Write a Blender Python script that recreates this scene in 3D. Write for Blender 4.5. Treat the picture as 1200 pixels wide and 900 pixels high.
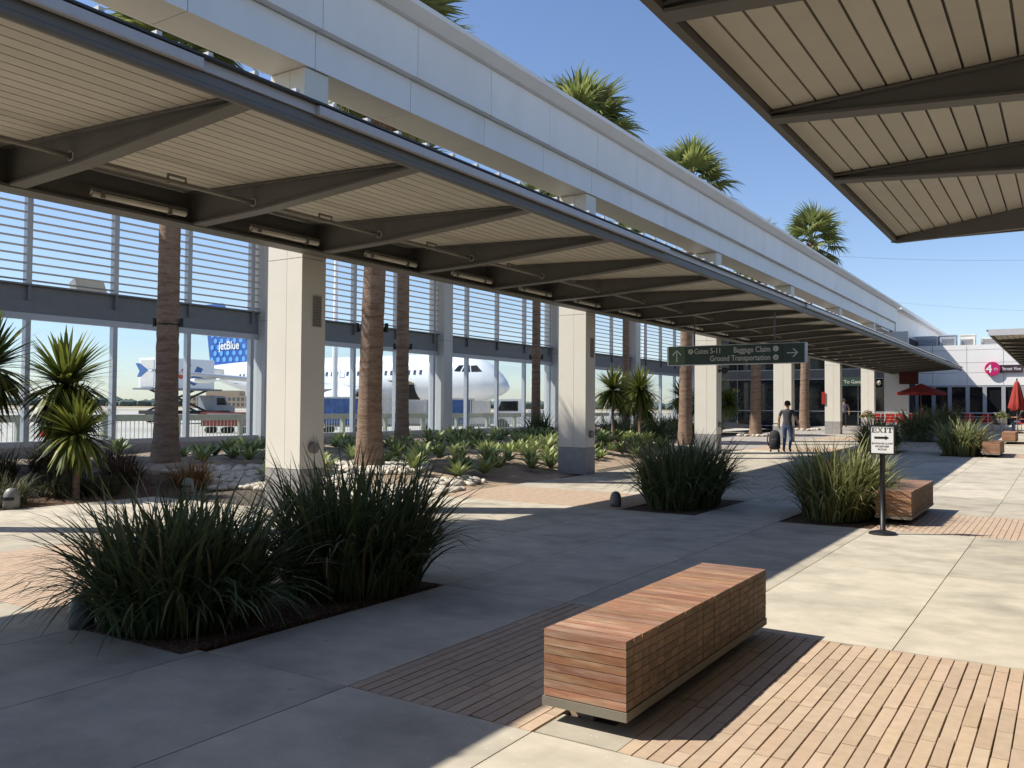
import bpy, bmesh, math, random
import numpy as np
from mathutils import Vector, Matrix, Euler
R = math.radians
rnd = random.Random(7)
for o in list(bpy.data.objects): bpy.data.objects.remove(o)
scene = bpy.context.scene
col = scene.collection

# ------------------------------------------------------------------ camera
FPX, CAMH = 1013.0, 1.55
def _n(v):
    v = np.array(v, float); return v/np.linalg.norm(v)
_yc = _n((652.5, -31.5, -FPX)); _xc = -_n((-1594, -16, -FPX))
_xc = _n(_xc-_yc*np.dot(_xc, _yc)); _zc = np.cross(_xc, _yc)
CM = np.array([_xc, _yc, _zc])                       # world <- camera
cam_d = bpy.data.cameras.new('Camera'); cam = bpy.data.objects.new('Camera', cam_d); col.objects.link(cam)
cam_d.sensor_width = 36; cam_d.lens = 36*FPX/1200; cam_d.clip_start = .05; cam_d.clip_end = 9000
cam.matrix_world = Matrix.Translation((0, 0, CAMH)) @ Matrix(CM.tolist()).to_4x4()
scene.camera = cam

# ------------------------------------------------------------------ sky, sun, exposure
LDIR = Vector((.75, .48, -1)).normalized()           # direction the sunlight travels
ELEV = math.asin(-LDIR.z); AZ = math.atan2(-LDIR.x, -LDIR.y)
w = bpy.data.worlds.new('World'); scene.world = w; w.use_nodes = True
nt = w.node_tree; nt.nodes.clear()
sky = nt.nodes.new('ShaderNodeTexSky'); sky.sky_type = 'NISHITA'; sky.sun_disc = False
sky.sun_elevation = ELEV; sky.sun_rotation = AZ % (2*math.pi)
sky.air_density = 1.0; sky.dust_density = .35; sky.ozone_density = 2.0; sky.altitude = 20
bg = nt.nodes.new('ShaderNodeBackground'); bg.inputs['Strength'].default_value = .105
wo = nt.nodes.new('ShaderNodeOutputWorld')
tn = nt.nodes.new('ShaderNodeMix'); tn.data_type = 'RGBA'; tn.blend_type = 'MULTIPLY'; tn.inputs[0].default_value = 1; tn.inputs[7].default_value = (1.02, 1.05, 1.17, 1)
nt.links.new(sky.outputs[0], tn.inputs[6]); nt.links.new(tn.outputs[2], bg.inputs[0]); nt.links.new(bg.outputs[0], wo.inputs[0])
sd = bpy.data.lights.new('Sun', 'SUN'); sd.energy = 5.0; sd.angle = R(.53); sd.color = (1, .93, .82)
sun = bpy.data.objects.new('Sun', sd); col.objects.link(sun)
sun.rotation_euler = LDIR.to_track_quat('-Z', 'Y').to_euler()
vs = scene.view_settings
vs.view_transform = 'Standard'; vs.look = 'None'; vs.gamma = 1; vs.use_curve_mapping = False; vs.exposure = .42
scene.cycles.max_bounces = 6; scene.cycles.diffuse_bounces = 3; scene.cycles.glossy_bounces = 3
scene.cycles.transparent_max_bounces = 12; scene.cycles.transmission_bounces = 4
scene.cycles.use_denoising = True
scene.cycles.caustics_reflective = False; scene.cycles.caustics_refractive = False

# ------------------------------------------------------------------ materials
MATS = {}
def mat(name, c, rough=.65, metal=0., var=.12, scale=6., bump=0., bscale=None, objrand=0., hue=0., c2=None, c2lo=.45, c2hi=.7,
        c2scale=1.5, spec=.4, stretch=None, tint=None, sub=None, fleck=0., emit=None):
    if name in MATS: return MATS[name]
    m = bpy.data.materials.new(name); m.use_nodes = True; MATS[name] = m
    t = m.node_tree; N = t.nodes; L = t.links; b = N['Principled BSDF']
    b.inputs['Roughness'].default_value = rough; b.inputs['Metallic'].default_value = metal
    b.inputs['Specular IOR Level'].default_value = spec
    tc = N.new('ShaderNodeTexCoord'); mp = N.new('ShaderNodeMapping'); L.new(tc.outputs['Object'], mp.inputs[0])
    if objrand or stretch:
        if stretch: mp.inputs['Scale'].default_value = stretch
    oi = N.new('ShaderNodeObjectInfo')
    if objrand:
        cb = N.new('ShaderNodeCombineXYZ'); mu = N.new('ShaderNodeMath'); mu.operation = 'MULTIPLY'; mu.inputs[1].default_value = 37
        L.new(oi.outputs['Random'], mu.inputs[0]); L.new(mu.outputs[0], cb.inputs[0]); L.new(mu.outputs[0], cb.inputs[1])
        L.new(cb.outputs[0], mp.inputs['Location'])
    nz = N.new('ShaderNodeTexNoise'); nz.inputs['Scale'].default_value = scale; nz.inputs['Detail'].default_value = 6
    nz.inputs['Roughness'].default_value = .6
    L.new(mp.outputs[0], nz.inputs['Vector'])
    mr = N.new('ShaderNodeMapRange'); mr.inputs[1].default_value = .3; mr.inputs[2].default_value = .7
    mr.inputs[3].default_value = 1-var; mr.inputs[4].default_value = 1+var
    L.new(nz.outputs['Fac'], mr.inputs[0])
    rgb = N.new('ShaderNodeRGB'); rgb.outputs[0].default_value = (*c, 1); cur = rgb.outputs[0]
    def mix(a, bb, fac, mode='MIX'):
        x = N.new('ShaderNodeMix'); x.data_type = 'RGBA'; x.blend_type = mode
        for s, v in ((6, a), (7, bb)):
            if isinstance(v, tuple): x.inputs[s].default_value = (*v, 1)
            else: L.new(v, x.inputs[s])
        if isinstance(fac, float): x.inputs[0].default_value = fac
        else: L.new(fac, x.inputs[0])
        return x.outputs[2]
    if c2 is not None:
        n2 = N.new('ShaderNodeTexNoise'); n2.inputs['Scale'].default_value = c2scale; n2.inputs['Detail'].default_value = 5
        L.new(mp.outputs[0], n2.inputs['Vector'])
        m2 = N.new('ShaderNodeMapRange'); m2.inputs[1].default_value = c2lo; m2.inputs[2].default_value = c2hi
        L.new(n2.outputs['Fac'], m2.inputs[0]); cur = mix(cur, tuple(c2), m2.outputs[0])
    if tint:                                            # per-face colour attribute (leaf to leaf variation)
        at = N.new('ShaderNodeAttribute'); at.attribute_name = 'tint'; cur = mix(cur, tuple(tint), at.outputs['Fac'])
    if fleck:
        vo = N.new('ShaderNodeTexVoronoi'); vo.inputs['Scale'].default_value = 34; L.new(tc.outputs['Object'], vo.inputs['Vector'])
        fr = N.new('ShaderNodeMapRange'); fr.inputs[1].default_value = .16; fr.inputs[2].default_value = .10
        L.new(vo.outputs['Distance'], fr.inputs[0])
        sp = N.new('ShaderNodeSeparateColor'); L.new(vo.outputs['Color'], sp.inputs[0])
        gt = N.new('ShaderNodeMath'); gt.operation = 'GREATER_THAN'; gt.inputs[1].default_value = .9; L.new(sp.outputs[0], gt.inputs[0])
        ml = N.new('ShaderNodeMath'); ml.operation = 'MULTIPLY'; L.new(fr.outputs[0], ml.inputs[0]); L.new(gt.outputs[0], ml.inputs[1])
        ml2 = N.new('ShaderNodeMath'); ml2.operation = 'MULTIPLY'; L.new(ml.outputs[0], ml2.inputs[0]); ml2.inputs[1].default_value = fleck
        cur = mix(cur, (.72, .7, .64), ml2.outputs[0])
        v2 = N.new('ShaderNodeTexVoronoi'); v2.inputs['Scale'].default_value = 2.6; L.new(tc.outputs['Object'], v2.inputs['Vector'])
        f2 = N.new('ShaderNodeMapRange'); f2.inputs[1].default_value = .062; f2.inputs[2].default_value = .04; L.new(v2.outputs['Distance'], f2.inputs[0])
        s2 = N.new('ShaderNodeSeparateColor'); L.new(v2.outputs['Color'], s2.inputs[0])
        g2 = N.new('ShaderNodeMath'); g2.operation = 'GREATER_THAN'; g2.inputs[1].default_value = .55; L.new(s2.outputs[1], g2.inputs[0])
        q2 = N.new('ShaderNodeMath'); q2.operation = 'MULTIPLY'; L.new(f2.outputs[0], q2.inputs[0]); L.new(g2.outputs[0], q2.inputs[1])
        q3 = N.new('ShaderNodeMath'); q3.operation = 'MULTIPLY'; q3.inputs[1].default_value = .4; L.new(q2.outputs[0], q3.inputs[0])
        cur = mix(cur, (.17, .16, .145), q3.outputs[0])
    hs = N.new('ShaderNodeHueSaturation'); L.new(cur, hs.inputs['Color'])
    val = mr.outputs[0]
    if objrand:
        r2 = N.new('ShaderNodeMapRange'); r2.inputs[3].default_value = 1-objrand; r2.inputs[4].default_value = 1+objrand
        L.new(oi.outputs['Random'], r2.inputs[0])
        mm = N.new('ShaderNodeMath'); mm.operation = 'MULTIPLY'; L.new(val, mm.inputs[0]); L.new(r2.outputs[0], mm.inputs[1]); val = mm.outputs[0]
        if hue:
            w1 = N.new('ShaderNodeMath'); w1.operation = 'MULTIPLY'; w1.inputs[1].default_value = 7.31; L.new(oi.outputs['Random'], w1.inputs[0])
            w2 = N.new('ShaderNodeMath'); w2.operation = 'FRACT'; L.new(w1.outputs[0], w2.inputs[0])
            w3 = N.new('ShaderNodeMapRange'); w3.inputs[3].default_value = .5-hue; w3.inputs[4].default_value = .5+hue
            L.new(w2.outputs[0], w3.inputs[0]); L.new(w3.outputs[0], hs.inputs['Hue'])
            w4 = N.new('ShaderNodeMapRange'); w4.inputs[3].default_value = 1-hue*8; w4.inputs[4].default_value = 1+hue*8
            w5 = N.new('ShaderNodeMath'); w5.operation = 'MULTIPLY'; w5.inputs[1].default_value = 13.7; L.new(oi.outputs['Random'], w5.inputs[0])
            w6 = N.new('ShaderNodeMath'); w6.operation = 'FRACT'; L.new(w5.outputs[0], w6.inputs[0])
            L.new(w6.outputs[0], w4.inputs[0]); L.new(w4.outputs[0], hs.inputs['Saturation'])
    L.new(val, hs.inputs['Value']); L.new(hs.outputs[0], b.inputs['Base Color'])
    if bump:
        nb = N.new('ShaderNodeTexNoise'); nb.inputs['Scale'].default_value = bscale or scale*4; nb.inputs['Detail'].default_value = 5
        L.new(mp.outputs[0], nb.inputs['Vector'])
        bp = N.new('ShaderNodeBump'); bp.inputs['Strength'].default_value = min(1, bump*20); bp.inputs['Distance'].default_value = bump
        L.new(nb.outputs['Fac'], bp.inputs['Height']); L.new(bp.outputs[0], b.inputs['Normal'])
    if sub:
        tr = N.new('ShaderNodeBsdfTranslucent'); L.new(hs.outputs[0], tr.inputs['Color'])
        mx = N.new('ShaderNodeMixShader'); mx.inputs[0].default_value = sub
        L.new(b.outputs[0], mx.inputs[1]); L.new(tr.outputs[0], mx.inputs[2]); L.new(mx.outputs[0], N['Material Output'].inputs[0])
    if emit:
        b.inputs['Emission Color'].default_value = (*emit[0], 1); b.inputs['Emission Strength'].default_value = emit[1]
    return m
def glass_mat(name, tintc, refl=1.0):
    m = bpy.data.materials.new(name); m.use_nodes = True; MATS[name] = m
    N = m.node_tree.nodes; L = m.node_tree.links; N.remove(N['Principled BSDF'])
    tr = N.new('ShaderNodeBsdfTransparent'); tr.inputs[0].default_value = (*tintc, 1)
    gl = N.new('ShaderNodeBsdfGlossy'); gl.inputs['Roughness'].default_value = .01; gl.inputs[0].default_value = (refl, refl, refl, 1)
    fr = N.new('ShaderNodeFresnel'); fr.inputs[0].default_value = 1.35
    ge = N.new('ShaderNodeNewGeometry'); iv = N.new('ShaderNodeMath'); iv.operation = 'SUBTRACT'; iv.inputs[0].default_value = 1; L.new(ge.outputs['Backfacing'], iv.inputs[1])
    fm = N.new('ShaderNodeMath'); fm.operation = 'MULTIPLY'; L.new(fr.outputs[0], fm.inputs[0]); L.new(iv.outputs[0], fm.inputs[1])
    mx = N.new('ShaderNodeMixShader'); L.new(fm.outputs[0], mx.inputs[0]); L.new(tr.outputs[0], mx.inputs[1]); L.new(gl.outputs[0], mx.inputs[2])
    L.new(mx.outputs[0], N['Material Output'].inputs[0]); return m

M_conc = mat('concrete', (.46, .418, .335), .85, var=.14, scale=3.4, bump=.003, bscale=40, objrand=.13, c2=(.29, .265, .215), c2lo=.47, c2hi=.75, c2scale=1.25, stretch=(1.0, 1.15, 1), fleck=.9)
M_joint = mat('joint_dirt', (.09, .075, .058), .95)
M_pathc = mat('path_concrete', (.34, .31, .28), .85, var=.1, scale=3, bump=.003, bscale=40, objrand=.06)
M_paver = mat('paver_clay', (.455, .345, .245), .85, var=.10, scale=14, bump=.003, bscale=60, objrand=.10, hue=.006)
M_paver2 = mat('paver_clay_far', (.47, .36, .265), .85, var=.14, scale=9, tint=(.45, .335, .245))
M_apron = mat('apron_concrete', (.52, .48, .41), .85, var=.1, scale=.15, c2=(.40, .37, .32), c2scale=.05)
M_field = mat('dry_field', (.36, .26, .14), .95, var=.2, scale=.02, c2=(.42, .34, .20), c2scale=.01)
M_mulch = mat('mulch', (.10, .055, .034), .95, var=.6, scale=38, bump=.04, bscale=60, c2=(.17, .11, .065), c2lo=.5, c2hi=.62, c2scale=26)
M_white = mat('white_panel', (.82, .81, .79), .45, var=.025, scale=1.6, objrand=.03, stretch=(1, 1, .4), c2=(.76, .745, .71), c2lo=.5, c2hi=.85, c2scale=1.2)
M_cream = mat('cream_panel', (.72, .69, .61), .5, var=.03, scale=2, objrand=.02)
M_cbase = mat('column_base_metal', (.33, .32, .31), .5, metal=.0, var=.12, scale=5)
M_core = mat('dark_core', (.02, .02, .02), .9)
M_plank = mat('soffit_plank', (.52, .49, .42), .6, var=.04, scale=3, objrand=.05)
M_steel = mat('dark_steel', (.125, .121, .112), .55, var=.08, scale=3)
M_gutter = mat('gutter_metal', (.50, .50, .51), .45, var=.05)
M_gutterd = mat('gutter_dark', (.16, .155, .145), .5, var=.05)
M_roof = mat('roof_metal', (.05, .05, .05), .5)
M_seam = mat('roof_seam', (.72, .71, .69), .5)
M_pipe = mat('pipe_grey', (.23, .21, .175), .5)
M_tube = mat('light_tube', (.55, .53, .46), .35)
M_lamph = mat('lamp_housing', (.07, .065, .06), .5)
M_wallst = mat('wall_steel', (.18, .19, .205), .5, var=.05)
M_mull = mat('mullion_metal', (.42, .44, .47), .4, metal=.3, var=.05)
M_slat = mat('slat_metal', (.46, .46, .46), .45, var=.05, objrand=.06)
M_kerb = mat('wall_kerb', (.30, .28, .26), .85, var=.12, bump=.002)
M_glass = glass_mat('clear_glass', (.92, .96, .985))
M_dglass = mat('dark_glass', (.012, .014, .016), .06, var=.02, spec=.5)
M_wood = mat('bench_wood', (.30, .152, .088), .55, var=.26, scale=7, objrand=.22, hue=.008, c2=(.37, .25, .165), c2scale=3, stretch=(1.2, 9, 9), bump=.001, spec=.3)
M_woode = mat('bench_end_grain', (.17, .125, .085), .75, var=.3, scale=30, objrand=.22, hue=.006, bump=.002)
M_skirt = mat('bench_skirt', (.20, .18, .14), .7, var=.1)
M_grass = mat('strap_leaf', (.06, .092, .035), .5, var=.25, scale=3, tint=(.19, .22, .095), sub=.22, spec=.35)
M_grass_sunlit = mat('strap_leaf_sunlit', (.085, .11, .035), .45, var=.25, scale=3, tint=(.40, .40, .17), sub=.25, spec=.4)  # sunlit copy of the leaf above, sunlight put into its colour
M_dry = mat('dry_grass', (.25, .13, .05), .7, var=.3, scale=5, tint=(.40, .24, .10), sub=.2)
M_straw = mat('straw_blade', (.20, .15, .07), .7, var=.25, scale=4, tint=(.34, .27, .14), sub=.2)
M_dbrown = mat('russet_grass', (.07, .04, .022), .7, var=.3, scale=5, tint=(.12, .07, .035), sub=.15)
M_dgreen = mat('sage_grass', (.06, .075, .035), .7, var=.3, scale=5, tint=(.12, .12, .06), sub=.2)
M_trunk = mat('palm_trunk', (.27, .19, .135), .9, var=.28, scale=5, stretch=(2.2, 2.2, 12), bump=.035, bscale=6, c2=(.17, .10, .065), c2scale=1.2)
M_trunkt = mat('palm_boots', (.22, .06, .025), .9, var=.35, scale=9, bump=.03)
M_frond = mat('palm_frond', (.085, .125, .03), .45, var=.2, scale=3, objrand=.3, tint=(.30, .32, .11), sub=.4)
M_dead = mat('palm_dead_frond', (.28, .19, .10), .8, var=.25, scale=5, objrand=.2, sub=.2)
M_yucca = mat('yucca_leaf', (.045, .075, .014), .4, var=.2, scale=3, tint=(.28, .30, .06), sub=.3)
M_agave = mat('agave_leaf', (.11, .17, .055), .5, var=.15, scale=4, tint=(.42, .47, .18), objrand=.15, sub=.2)
M_rock = mat('river_rock', (.50, .46, .39), .75, var=.22, scale=3, tint=(.62, .57, .48))
M_fix = mat('light_fixture_grey', (.21, .21, .20), .5, metal=.2)
M_black = mat('black_metal', (.012, .012, .013), .45)
M_signg = mat('sign_green', (.035, .062, .045), .4)
M_signl = mat('sign_green_light', (.095, .16, .075), .4)
M_txt = mat('sign_text', (.62, .60, .52), .5, var=.02)
M_txtw = mat('white_paint', (.8, .8, .78), .5, var=.02)
M_ink = mat('black_ink', (.01, .01, .01), .6)
M_alu = mat('aluminium', (.52, .52, .53), .35, metal=.6, var=.05)
M_mag = mat('magenta_sign', (.50, .015, .13), .4)
M_plum = mat('plum_sign', (.05, .025, .035), .4)
M_red = mat('red_plastic', (.62, .025, .02), .4, var=.06)
M_redc = mat('red_canvas', (.30, .036, .026), .8, var=.15, scale=3)
M_plane = mat('aircraft_white', (.80, .81, .82), .3, var=.02)
M_pblue = mat('tail_blue', (.025, .10, .36), .35, var=.05)
M_pdot = mat('tail_dot', (.12, .36, .72), .35)
M_navy = mat('navy_paint', (.05, .13, .33), .4)
M_tarp = mat('blue_tarp', (.06, .13, .32), .55, var=.35, scale=2.5, bump=.03, bscale=4)
M_tyre = mat('tyre', (.02, .02, .02), .8)
M_skin = mat('skin', (.42, .23, .15), .6)
M_shirt = mat('charcoal_shirt', (.06, .06, .068), .85, var=.2, scale=12)
M_jeans = mat('blue_jeans', (.065, .10, .175), .85, var=.3)
M_hair = mat('dark_hair', (.035, .02, .012), .7)
M_shoe = mat('dark_shoes', (.03, .03, .03), .6)
M_bag = mat('black_nylon', (.022, .022, .025), .75, var=.2)
M_terr = mat('terracotta_far_building', (.52, .40, .27), .8)
M_tree = mat('far_tree', (.10, .13, .11), .9, var=.3, scale=.05)
M_hvac = mat('hvac_grey', (.36, .40, .45), .5)
M_pot = mat('white_pot', (.6, .58, .55), .5)
M_flower = mat('flower_foliage', (.10, .16, .04), .6, tint=(.45, .12, .10), sub=.2)

# ------------------------------------------------------------------ mesh helpers
class MB:
    def __init__(s): s.v = []; s.f = []; s.mi = []; s.t = []; s.cur = 0; s.tv = 0.
    def _f(s, *fs):
        for f in fs: s.f.append(tuple(f)); s.mi.append(s.cur); s.t.append(s.tv)
    def hexa(s, p):
        b = len(s.v); s.v += [tuple(q) for q in p]
        s._f((b, b+3, b+2, b+1), (b+4, b+5, b+6, b+7), (b, b+1, b+5, b+4), (b+1, b+2, b+6, b+5), (b+2, b+3, b+7, b+6), (b+3, b, b+4, b+7)); return s
    def box(s, x0, x1, y0, y1, z0, z1):
        return s.hexa([(x0, y0, z0), (x1, y0, z0), (x1, y1, z0), (x0, y1, z0), (x0, y0, z1), (x1, y0, z1), (x1, y1, z1), (x0, y1, z1)])
    def prism(s, poly, axis, a0, a1):
        """poly in the other two axes, extruded along axis"""
        def P(u, v, a): return {'x': (a, u, v), 'y': (u, a, v), 'z': (u, v, a)}[axis]
        n = len(poly); b = len(s.v)
        s.v += [P(u, v, a0) for u, v in poly]+[P(u, v, a1) for u, v in poly]
        s._f(tuple(range(b+n-1, b-1, -1)), tuple(range(b+n, b+2*n)))
        for i in range(n):
            j = (i+1) % n; s._f((b+i, b+j, b+n+j, b+n+i))
        return s
    def tube(s, pts, r, n=8, caps=True):
        pts = [Vector(p) for p in pts]; rs = r if isinstance(r, (list, tuple)) else [r]*len(pts)
        b = len(s.v)
        for i, p in enumerate(pts):
            d = (pts[min(i+1, len(pts)-1)]-pts[max(i-1, 0)]).normalized()
            a = Vector((0, 0, 1)) if abs(d.z) < .9 else Vector((1, 0, 0))
            u = d.cross(a).normalized(); v = d.cross(u)
            for k in range(n):
                t = 2*math.pi*k/n; q = p+(u*math.cos(t)+v*math.sin(t))*rs[i]; s.v.append(tuple(q))
        for i in range(len(pts)-1):
            for k in range(n):
                k2 = (k+1) % n; s._f((b+i*n+k, b+i*n+k2, b+(i+1)*n+k2, b+(i+1)*n+k))
        if caps:
            s._f(tuple(range(b, b+n)), tuple(range(b+(len(pts)-1)*n+n-1, b+(len(pts)-1)*n-1, -1)))
        return s
    def lathe(s, prof, n=16, c=(0, 0, 0), sx=1, sy=1):
        b = len(s.v)
        for r, z in prof:
            for k in range(n):
                t = 2*math.pi*k/n; s.v.append((c[0]+r*sx*math.cos(t), c[1]+r*sy*math.sin(t), c[2]+z))
        for i in range(len(prof)-1):
            for k in range(n):
                k2 = (k+1) % n; s._f((b+i*n+k, b+i*n+k2, b+(i+1)*n+k2, b+(i+1)*n+k))
        s._f(tuple(range(b+n-1, b-1, -1)), tuple(range(b+(len(prof)-1)*n, b+len(prof)*n)))
        return s
    def strip(s, pts, ws, side):
        """ribbon along pts, half widths ws, sideways vector"""
        b = len(s.v); sv = Vector(side)
        for p, w_ in zip(pts, ws):
            p = Vector(p); s.v.append(tuple(p-sv*w_)); s.v.append(tuple(p+sv*w_))
        for i in range(len(pts)-1): s._f((b+2*i, b+2*i+1, b+2*i+3, b+2*i+2))
        return s
    def mesh(s, name, mats, smooth=False):
        me = bpy.data.meshes.new(name); me.from_pydata(s.v, [], s.f)
        for m in (mats if isinstance(mats, (list, tuple)) else [mats]): me.materials.append(m)
        if any(s.mi): me.polygons.foreach_set('material_index', s.mi)
        if any(s.t):
            a = me.attributes.new('tint', 'FLOAT', 'FACE'); a.data.foreach_set('value', s.t)
        if smooth: me.polygons.foreach_set('use_smooth', [True]*len(s.f))
        me.update(); return me
    def build(s, name, mats, parent=None, smooth=False, loc=None, rot=None):
        return obj(name, s.mesh(name, mats, smooth), parent, loc, rot)
def obj(name, me, parent=None, loc=None, rot=None, scale=None):
    o = bpy.data.objects.new(name, me); col.objects.link(o)
    if parent is not None: o.parent = parent
    if loc is not None: o.location = loc
    if rot is not None: o.rotation_euler = rot
    if scale is not None: o.scale = scale if not isinstance(scale, (int, float)) else (scale,)*3
    return o
def tag(o, label=None, cat=None, group=None, kind=None):
    if label: o['label'] = label
    if cat: o['category'] = cat
    if group: o['group'] = group
    if kind: o['kind'] = kind
    return o
def thing(name, label, cat, loc=(0, 0, 0), rz=0, group=None):
    o = bpy.data.objects.new(name, None); col.objects.link(o); o.location = loc; o.rotation_euler = (0, 0, rz)
    o.empty_display_size = .1
    return tag(o, label, cat, group)
def bx(name, m, parent, *a): return MB().box(*a).build(name, m, parent)
def copy_tree(o, parent=None):
    c = o.copy(); col.objects.link(c)
    if parent is not None: c.parent = parent
    for ch in list(o.children): copy_tree(ch, c)
    return c
def text_mesh(body, size, ext=.003, align='LEFT', bold=0.):
    cu = bpy.data.curves.new('t', 'FONT'); cu.body = body; cu.size = size; cu.extrude = ext; cu.align_x = align; cu.offset = bold
    to = bpy.data.objects.new('t', cu); col.objects.link(to)
    dg = bpy.context.evaluated_depsgraph_get(); me = bpy.data.meshes.new_from_object(to.evaluated_get(dg))
    bpy.data.objects.remove(to); bpy.data.curves.remove(cu); me.materials.clear(); return me
def text(name, body, size, m, parent, loc, rot=(R(90), 0, 0), align='LEFT', bold=0., ext=.003, sx=1.):
    me = text_mesh(body, size, ext, align, bold); me.materials.append(m)
    return obj(name, me, parent, loc, rot, (sx, 1, 1))
def gz(y): return .0125*max(0., y-18.)                    # the plaza climbs gently towards the terminal

PITCH, G0 = 2.2075, 9.07                                  # structural bay
COLY = [8.91+8.83*k for k in range(-1, 6)]

# ================================================================== SETTING
def at(px, d):                                        # ground spot on the apron seen at column px, d metres out
    v = CM @ np.array([(px-600)/FPX, -(475-450)/FPX, -1.]); v = v*d/1.0; return float(v[0]), float(v[1])
tag(MB().box(-4000, 4000, -4000, 5000, -.6, -.06).build('ground', M_apron), kind='structure')
def quad_sheet(name, m, pts, z):
    mb = MB(); mb.v = [(x, y, z) for x, y in pts]; mb._f(tuple(range(len(pts)))); return tag(mb.build(name, m), kind='structure')
quad_sheet('dry_grass_field', M_field, [at(-250, 230), at(-250, 1500), at(1150, 1500), at(1150, 230)], -.055)
quad_sheet('taxiway', M_apron, [at(-250, 290), at(-250, 420), at(1150, 420), at(1150, 290)], -.05)
# runway markings are too flat to see; far strip of pale ground
# ---- plaza
XE = [-13.0, -11.77, -10.57, -9.37, -8.17, -6.97, -5.77, -4.57, -3.37, -2.17, -.97, .23, 1.43, 2.63, 3.83]
BANDS = [(3.57, 6.05), (12.0, 14.35), (29.4, 31.9), (38.2, 40.7)]
YE = [-5.4, -2.4, .6, 3.57, 6.05, 9.03, 12.0, 14.35, 17.3, 20.3, 23.3, 26.3, 29.4, 31.9, 35, 38.2, 40.7, 44, 47, 50, 53, 56, 59, 62, 66]
YEN = sorted(set(YE+[18.]))
mb = MB()
for a, b in zip(YEN[:-1], YEN[1:]):
    mb.hexa([(-13, a, -.3), (3.83, a, -.3), (3.83, b, -.3), (-13, b, -.3), (-13, a, gz(a)-.03), (3.83, a, gz(a)-.03), (3.83, b, gz(b)-.03), (-13, b, gz(b)-.03)])
plaza = tag(mb.build('plaza_pavement', M_joint), kind='structure')
def slab(x0, x1, y0, y1, m=M_conc, g=.004, name='concrete_slab', parent=None, dz=0., b=.0):
    x0 += g; x1 -= g; y0 += g; y1 -= g
    z0, z1 = gz(y0)+dz, gz(y1)+dz
    return MB().hexa([(x0, y0, z0-.028), (x1, y0, z0-.028), (x1, y1, z1-.028), (x0, y1, z1-.028), (x0, y0, z0), (x1, y0, z0), (x1, y1, z1), (x0, y1, z1)]).build(name, m, parent or plaza)
def cell_kind(xi, y0):
    band = [i for i, b in enumerate(BANDS) if abs(b[0]-y0) < .01]
    x0 = XE[xi]
    if not band: return 'c'
    if -9.4 < x0 < -6.9: return 'p'
    if abs(x0+5.77) < .01: return 'bed'
    if abs(x0+3.37) < .01: return 'bed' if band[0] > 0 else 'p'
    if x0 > -3: return 'p'
    return 'c'
for yi in range(len(YE)-1):
    y0, y1 = YE[yi], YE[yi+1]
    for xi in range(len(XE)-1):
        if XE[xi] < -9.4 and y0 > 9 and y0 < 29: continue          # planting bed there
        k = cell_kind(xi, y0)
        if k == 'c':
            slab(XE[xi], XE[xi+1], y0, y1, M_pathc if XE[xi] < -9.4 and y0 > 28 else M_conc)
        elif k == 'bed':
            slab(XE[xi]-(.06 if yi == 3 else 0), XE[xi+1]-(.06 if yi == 3 else 0), y0-(.15 if yi == 3 else 0), y1, M_mulch, .02, 'bed_soil', dz=.006 if yi == 3 else -.012)
# ---- clay pavers: the near band piece by piece
PW, PG = .0735, .004
lens = [.46, .38, .54]
pav_me = {}
for L_ in lens:
    b2 = MB(); x, y = PW/2-PG/2, L_/2-.0025; c_ = .0018
    b2.hexa([(-x, -y, -.028), (x, -y, -.028), (x, y, -.028), (-x, y, -.028), (-x+c_, -y+c_, 0), (x-c_, -y+c_, 0), (x-c_, y-c_, 0), (-x+c_, y-c_, 0)])
    b2.hexa([(-x, -y, -.03), (x, -y, -.03), (x, y, -.03), (-x, y, -.03), (-x, -y, -.005), (x, -y, -.005), (x, y, -.005), (-x, y, -.005)])
    pav_me[L_] = b2.mesh('paver', M_paver)
near, rest = [], []
def lay(x0, x1, y0, y1, skip=None):
    out = []; n = int((x1-x0)/PW)
    for i in range(n):
        x = x0+(i+.5)*(x1-x0)/n; y = y0-rnd.random()*.45
        while y < y1:
            L_ = rnd.choice(lens); a, b = max(y, y0), min(y+L_, y1)
            if b-a > .05 and not (skip and skip(x, (a+b)/2)): out.append((x, a, b, L_))
            y += L_
    return out
P1 = lay(-3.37, .96, 3.57, 6.05, lambda x, y: -2.17 < x < -1.72 and y < 3.86)
P1.sort(key=lambda p: (p[0]+.6)**2+(p[1]-3.8)**2 if p[0] < .1 else 99)
band1 = tag(MB().box(-3.37, .96, 3.57, 6.05, -.05, -.0285).build('paver_band', M_joint), kind='structure')
slab(-2.165, -1.725, 3.575, 3.86)
jr = MB()
for i, (x, a, b, L_) in enumerate(P1):
    dz = rnd.uniform(-.0015, .0015)
    if i < 300 and x < .15:
        o = obj('paver', pav_me[L_], band1, (x+rnd.uniform(-.0012, .0012), (a+b)/2, dz))
        o.scale = (1, (b-a)/L_, 1); o.rotation_euler = (0, 0, R(rnd.uniform(-.3, .3)))
    else:
        jr.tv = .001+rnd.random(); jr.box(x-PW/2+.003, x+PW/2-.003, a+.0025, b-.0025, -.03, dz)
o = jr.build('pavers', M_paver2, band1); o['kind'] = 'stuff'
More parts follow.
